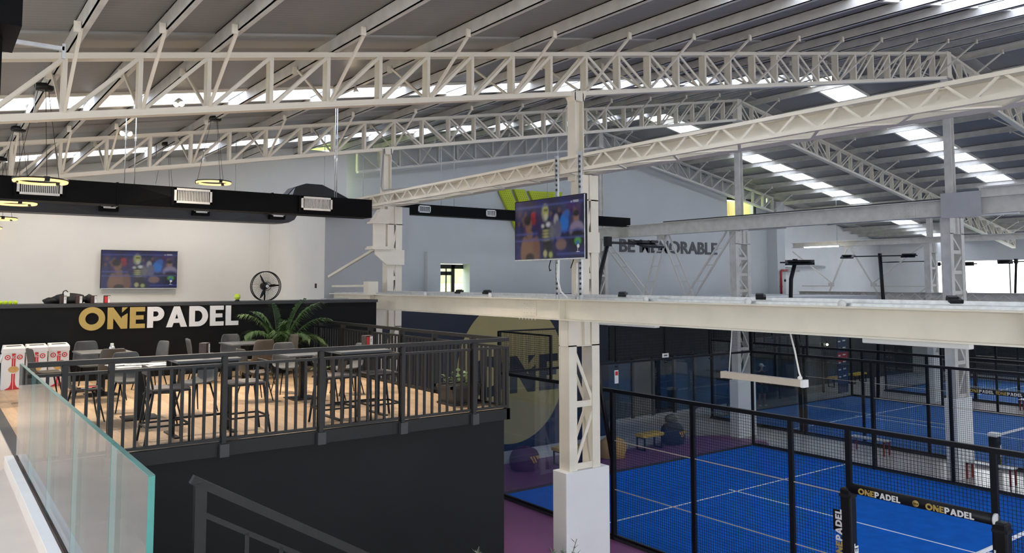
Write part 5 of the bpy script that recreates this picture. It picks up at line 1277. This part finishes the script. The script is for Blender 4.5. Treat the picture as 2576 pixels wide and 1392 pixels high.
beanbag('tan yellow bean bag with black stripes beside the entrance post', 16.62, 17.5, .44, .60, 'tan_bag', 2, None)
wmk = thing('bag_stripes', 'x', 'x', (0,0,0)); bpy.data.objects.remove(wmk)
beanbag('navy bean bag with orange W mark behind the court mesh', 19.55, 17.75, .40, .68, 'navy_bag', 3, 'orange_mark')
gb_ = thing('grey_cushion', 'grey cushion propped on the navy bean bag', 'cushion', (19.72,17.95,.55)); part('pad', lump(19.75,17.98,.74,.26,.18,.15,18,10,6,.05), 'pane_grey', gb_); part('piping', MB().torus((19.75,17.98,.68), .2, .012, 24, 5), 'chair_grey', gb_)
# steel bench between the courts
def steel_bench(label, x, y):
    t = local('steel_bench', label, 'bench', (x,y,0), 0, 'slim benches between the courts')
    for k in range(4): part('slat', B(-.16+k*.085,-.58,.42,-.09+k*.085,.58,.45), 'galv', t)
    for s in (-1,1): part('leg_frame', MB().box(-.17,s*.52-.02,0,-.13,s*.52+.02,.42).box(.14,s*.52-.02,0,.18,s*.52+.02,.42).box(-.17,s*.52-.02,.38,.18,s*.52+.02,.42), 'red_post', t)
steel_bench('slim steel bench with dark red legs beside the tiled column plinth', 22.48, 9.45); steel_bench('slim bench in bright light by the far court', 35.9, 13.3); steel_bench('slim dark bench under the near court top rail', 23.3, 13.2)
# ------------------------------------------------------------------ details of the back wall
rp_ = thing('fire_pipe', 'dark red fire pipe bending on the grey pilaster', 'pipe', (34.6,24.0,4.6))
part('pipe', MB().tube([(34.42,23.9,4.4),(34.42,23.9,5.70),(34.46,23.9,5.76),(34.52,23.9,5.78),(34.92,23.9,5.78)], .055, 10), 'red_pipe', rp_); part('flange', MB().lathe([(.055,0),(.075,0),(.075,.05),(.055,.05)], 12, (34.42,23.9,4.95)), 'red_pipe', rp_)
po = thing('wall_outlets', 'two round outlets on the pilaster beside the red pipe', 'outlet', (34.75,23.98,5.2)); part('outlet', MB().lathe([(0,-.03),(.07,-.03),(.07,0)], 14, (34.88,24.0,5.28), axis='y'), 'black_metal', po); part('outlet', MB().lathe([(0,-.02),(.05,-.02),(.05,0)], 14, (34.62,24.0,5.29), axis='y'), 'galv', po)
for i, (lab, z, xe) in enumerate((('upper polished duct pipe along the white back wall',6.02,39.8),('lower polished duct pipe along the white back wall',5.80,37.4))):
    t = thing('round_pipe', lab, 'pipe', (36.4,24.9,z), 'polished pipes on the back wall')
    x0 = 35.45+i*.14; part('pipe', MB().tube([(x0,24.86-i*.0,4.2),(x0,24.86,z-.14),(x0+.04,24.86,z-.04),(x0+.14,24.86,z),(xe,24.86,z)], .075-.01*i, 10), 'galv', t); part('collar', MB().tube([(x0+.8,24.86,z),(x0+.84,24.86,z)], .082, 10), 'galv', t)
wb = thing('window_band', 'row of pale panes low on the back wall under the distant girder', 'window', (40.2,24.98,3.9))
for k in range(4): part('pane', B(38.9+k*.75,24.96,3.7,39.58+k*.75,24.98,4.35), 'pane_blue', wb)
for k in range(5): part('mullion', B(38.83+k*.75,24.94,3.65,38.9+k*.75,24.98,4.4), 'steel_grey', wb)
bn = thing('sponsor_banner', 'tall navy banner with white marks and a red block in the entrance bay', 'banner', (35.0,21.0,0))
part('cloth', B(34.50,21.0,0.0,35.35,21.02,3.2), 'banner_blue', bn); part('red_block', B(34.495,20.995,1.45,35.36,20.999,1.88), 'banner_red', bn)
for k in range(7): 
    for j in range(2): part('white_mark', B(34.55+j*.38,20.99,.72+k*.33+j*.03,34.75+j*.42,20.994,.78+k*.33+j*.03), 'letter_white', bn)
lw = thing('lamp_globe', 'small bright wall lamp glimmering in the dark entrance bay', 'lamp', (37.2,23.3,2.0)); part('globe', MB().sphere((37.2,23.2,2.0), .06, 10, 8), 'tube_glow', lw); part('stem', MB().tube([(37.2,23.2,2.05),(37.2,23.25,2.2)], .02, 6), 'black_metal', lw)
struct('wall_entrance_right', B(35.0,23.3,0,46,23.4,3.55), 'roller')
# ------------------------------------------------------------------ solid figure standing in for a player reflected in the court glass
def person(x, y, rz):
    t = local('person', 'person in white cap, dark shirt and dark shorts standing in for a reflection in the court glass', 'person', (x,y,0), rz)
    def skin_body(name, pts, edges, rad, m, root=0):
        me = bpy.data.meshes.new(name); me.from_pydata(pts, edges, []); o = bpy.data.objects.new(name, me); COL.objects.link(o); o.parent = t
        sk_ = o.modifiers.new('skin', 'SKIN'); 
        if not me.skin_vertices:
            with bpy.context.temp_override(object=o, active_object=o): bpy.ops.mesh.customdata_skin_add()
        for i, r in enumerate(rad): me.skin_vertices[0].data[i].radius = (r, r*.9)
        me.skin_vertices[0].data[root].use_root = True
        u = o.modifiers.new('sub', 'SUBSURF'); u.levels = 1; u.render_levels = 1; me.materials.append(MATS[m]); return o
    P = [(0,0,.95),(0,0,1.15),(0,0,1.38),(0,0,1.50),(0,0,1.60),(.01,0,1.70), (.10,0,.90),(.12,.03,.50),(.13,-.02,.09),(.14,.14,.03), (-.10,0,.90),(-.12,.02,.50),(-.13,-.03,.09),(-.13,.13,.03),
         (.19,0,1.40),(.26,.05,1.14),(.24,.22,1.02),(.23,.29,1.01), (-.19,0,1.40),(-.27,.04,1.14),(-.24,.20,.98),(-.23,.27,.96)]
    E_ = [(0,1),(1,2),(2,3),(3,4),(4,5),(0,6),(6,7),(7,8),(8,9),(0,10),(10,11),(11,12),(12,13),(2,14),(14,15),(15,16),(16,17),(2,18),(18,19),(19,20),(20,21)]
    Rr = [.14,.13,.15,.055,.085,.085,.09,.06,.04,.035,.09,.06,.04,.035,.06,.045,.035,.03,.06,.045,.035,.03]
    skin_body('body', P, E_, Rr, 'skin')
    part('shirt', MB().lathe([(.15,.92),(.165,1.1),(.19,1.32),(.17,1.42),(.07,1.49)], 18), 'cloth_dark', t)
    for s in (-1,1):
        part('sleeve', MB().tube([(s*.16,0,1.42),(s*.25,.03,1.22)], [.08,.065], 10), 'cloth_dark', t); part('shorts_leg', MB().tube([(s*.09,0,.95),(s*.12,.02,.55)], [.125,.115], 12), 'cloth_dark', t)
        part('shoe', MB().sphere((s*.135,.06,.045), .055, 12, 8, (.8,2.0,.8)), 'plastic_white', t)
        for k in range(4): part('finger', MB().tube([(s*.235+(k-1.5)*.016,.28+(0 if s>0 else -.02),1.0-(.04 if s<0 else 0)),(s*.235+(k-1.5)*.017,.335,.985-(.04 if s<0 else 0)),(s*.235+(k-1.5)*.016,.35-.004*abs(k-1.5),.955-(.04 if s<0 else 0))], .008, 6), 'skin', t)
        part('thumb', MB().tube([(s*.20,.27,1.0-(.04 if s<0 else 0)),(s*.185,.31,.985-(.04 if s<0 else 0))], .009, 6), 'skin', t)
    part('shorts', MB().lathe([(.165,.80),(.17,.95),(.15,1.0)], 18), 'cloth_dark', t)
    part('cap', MB().sphere((.0,0,1.705), .105, 16, 10, (.95,1,.8)), 'plastic_white', t); part('cap_peak', MB().beam((0,.06,1.70),(0,.19,1.685),.14,.012), 'plastic_white', t)
    part('nose', MB().sphere((.01,.095,1.635), .016, 8, 6), 'skin', t)
    for s in (-1,1): part('eye', MB().sphere((s*.032+.005,.082,1.66), .010, 8, 6), 'letter_white', t); part('ear', MB().sphere((s*.09,0,1.645), .02, 8, 6, (.5,1,1.4)), 'skin', t)
    part('mouth', MB().beam((-.02,.09,1.60),(.03,.09,1.60),.008,.006), 'card_red', t)
    return t
person(28.35, 20.75, PI*.9)
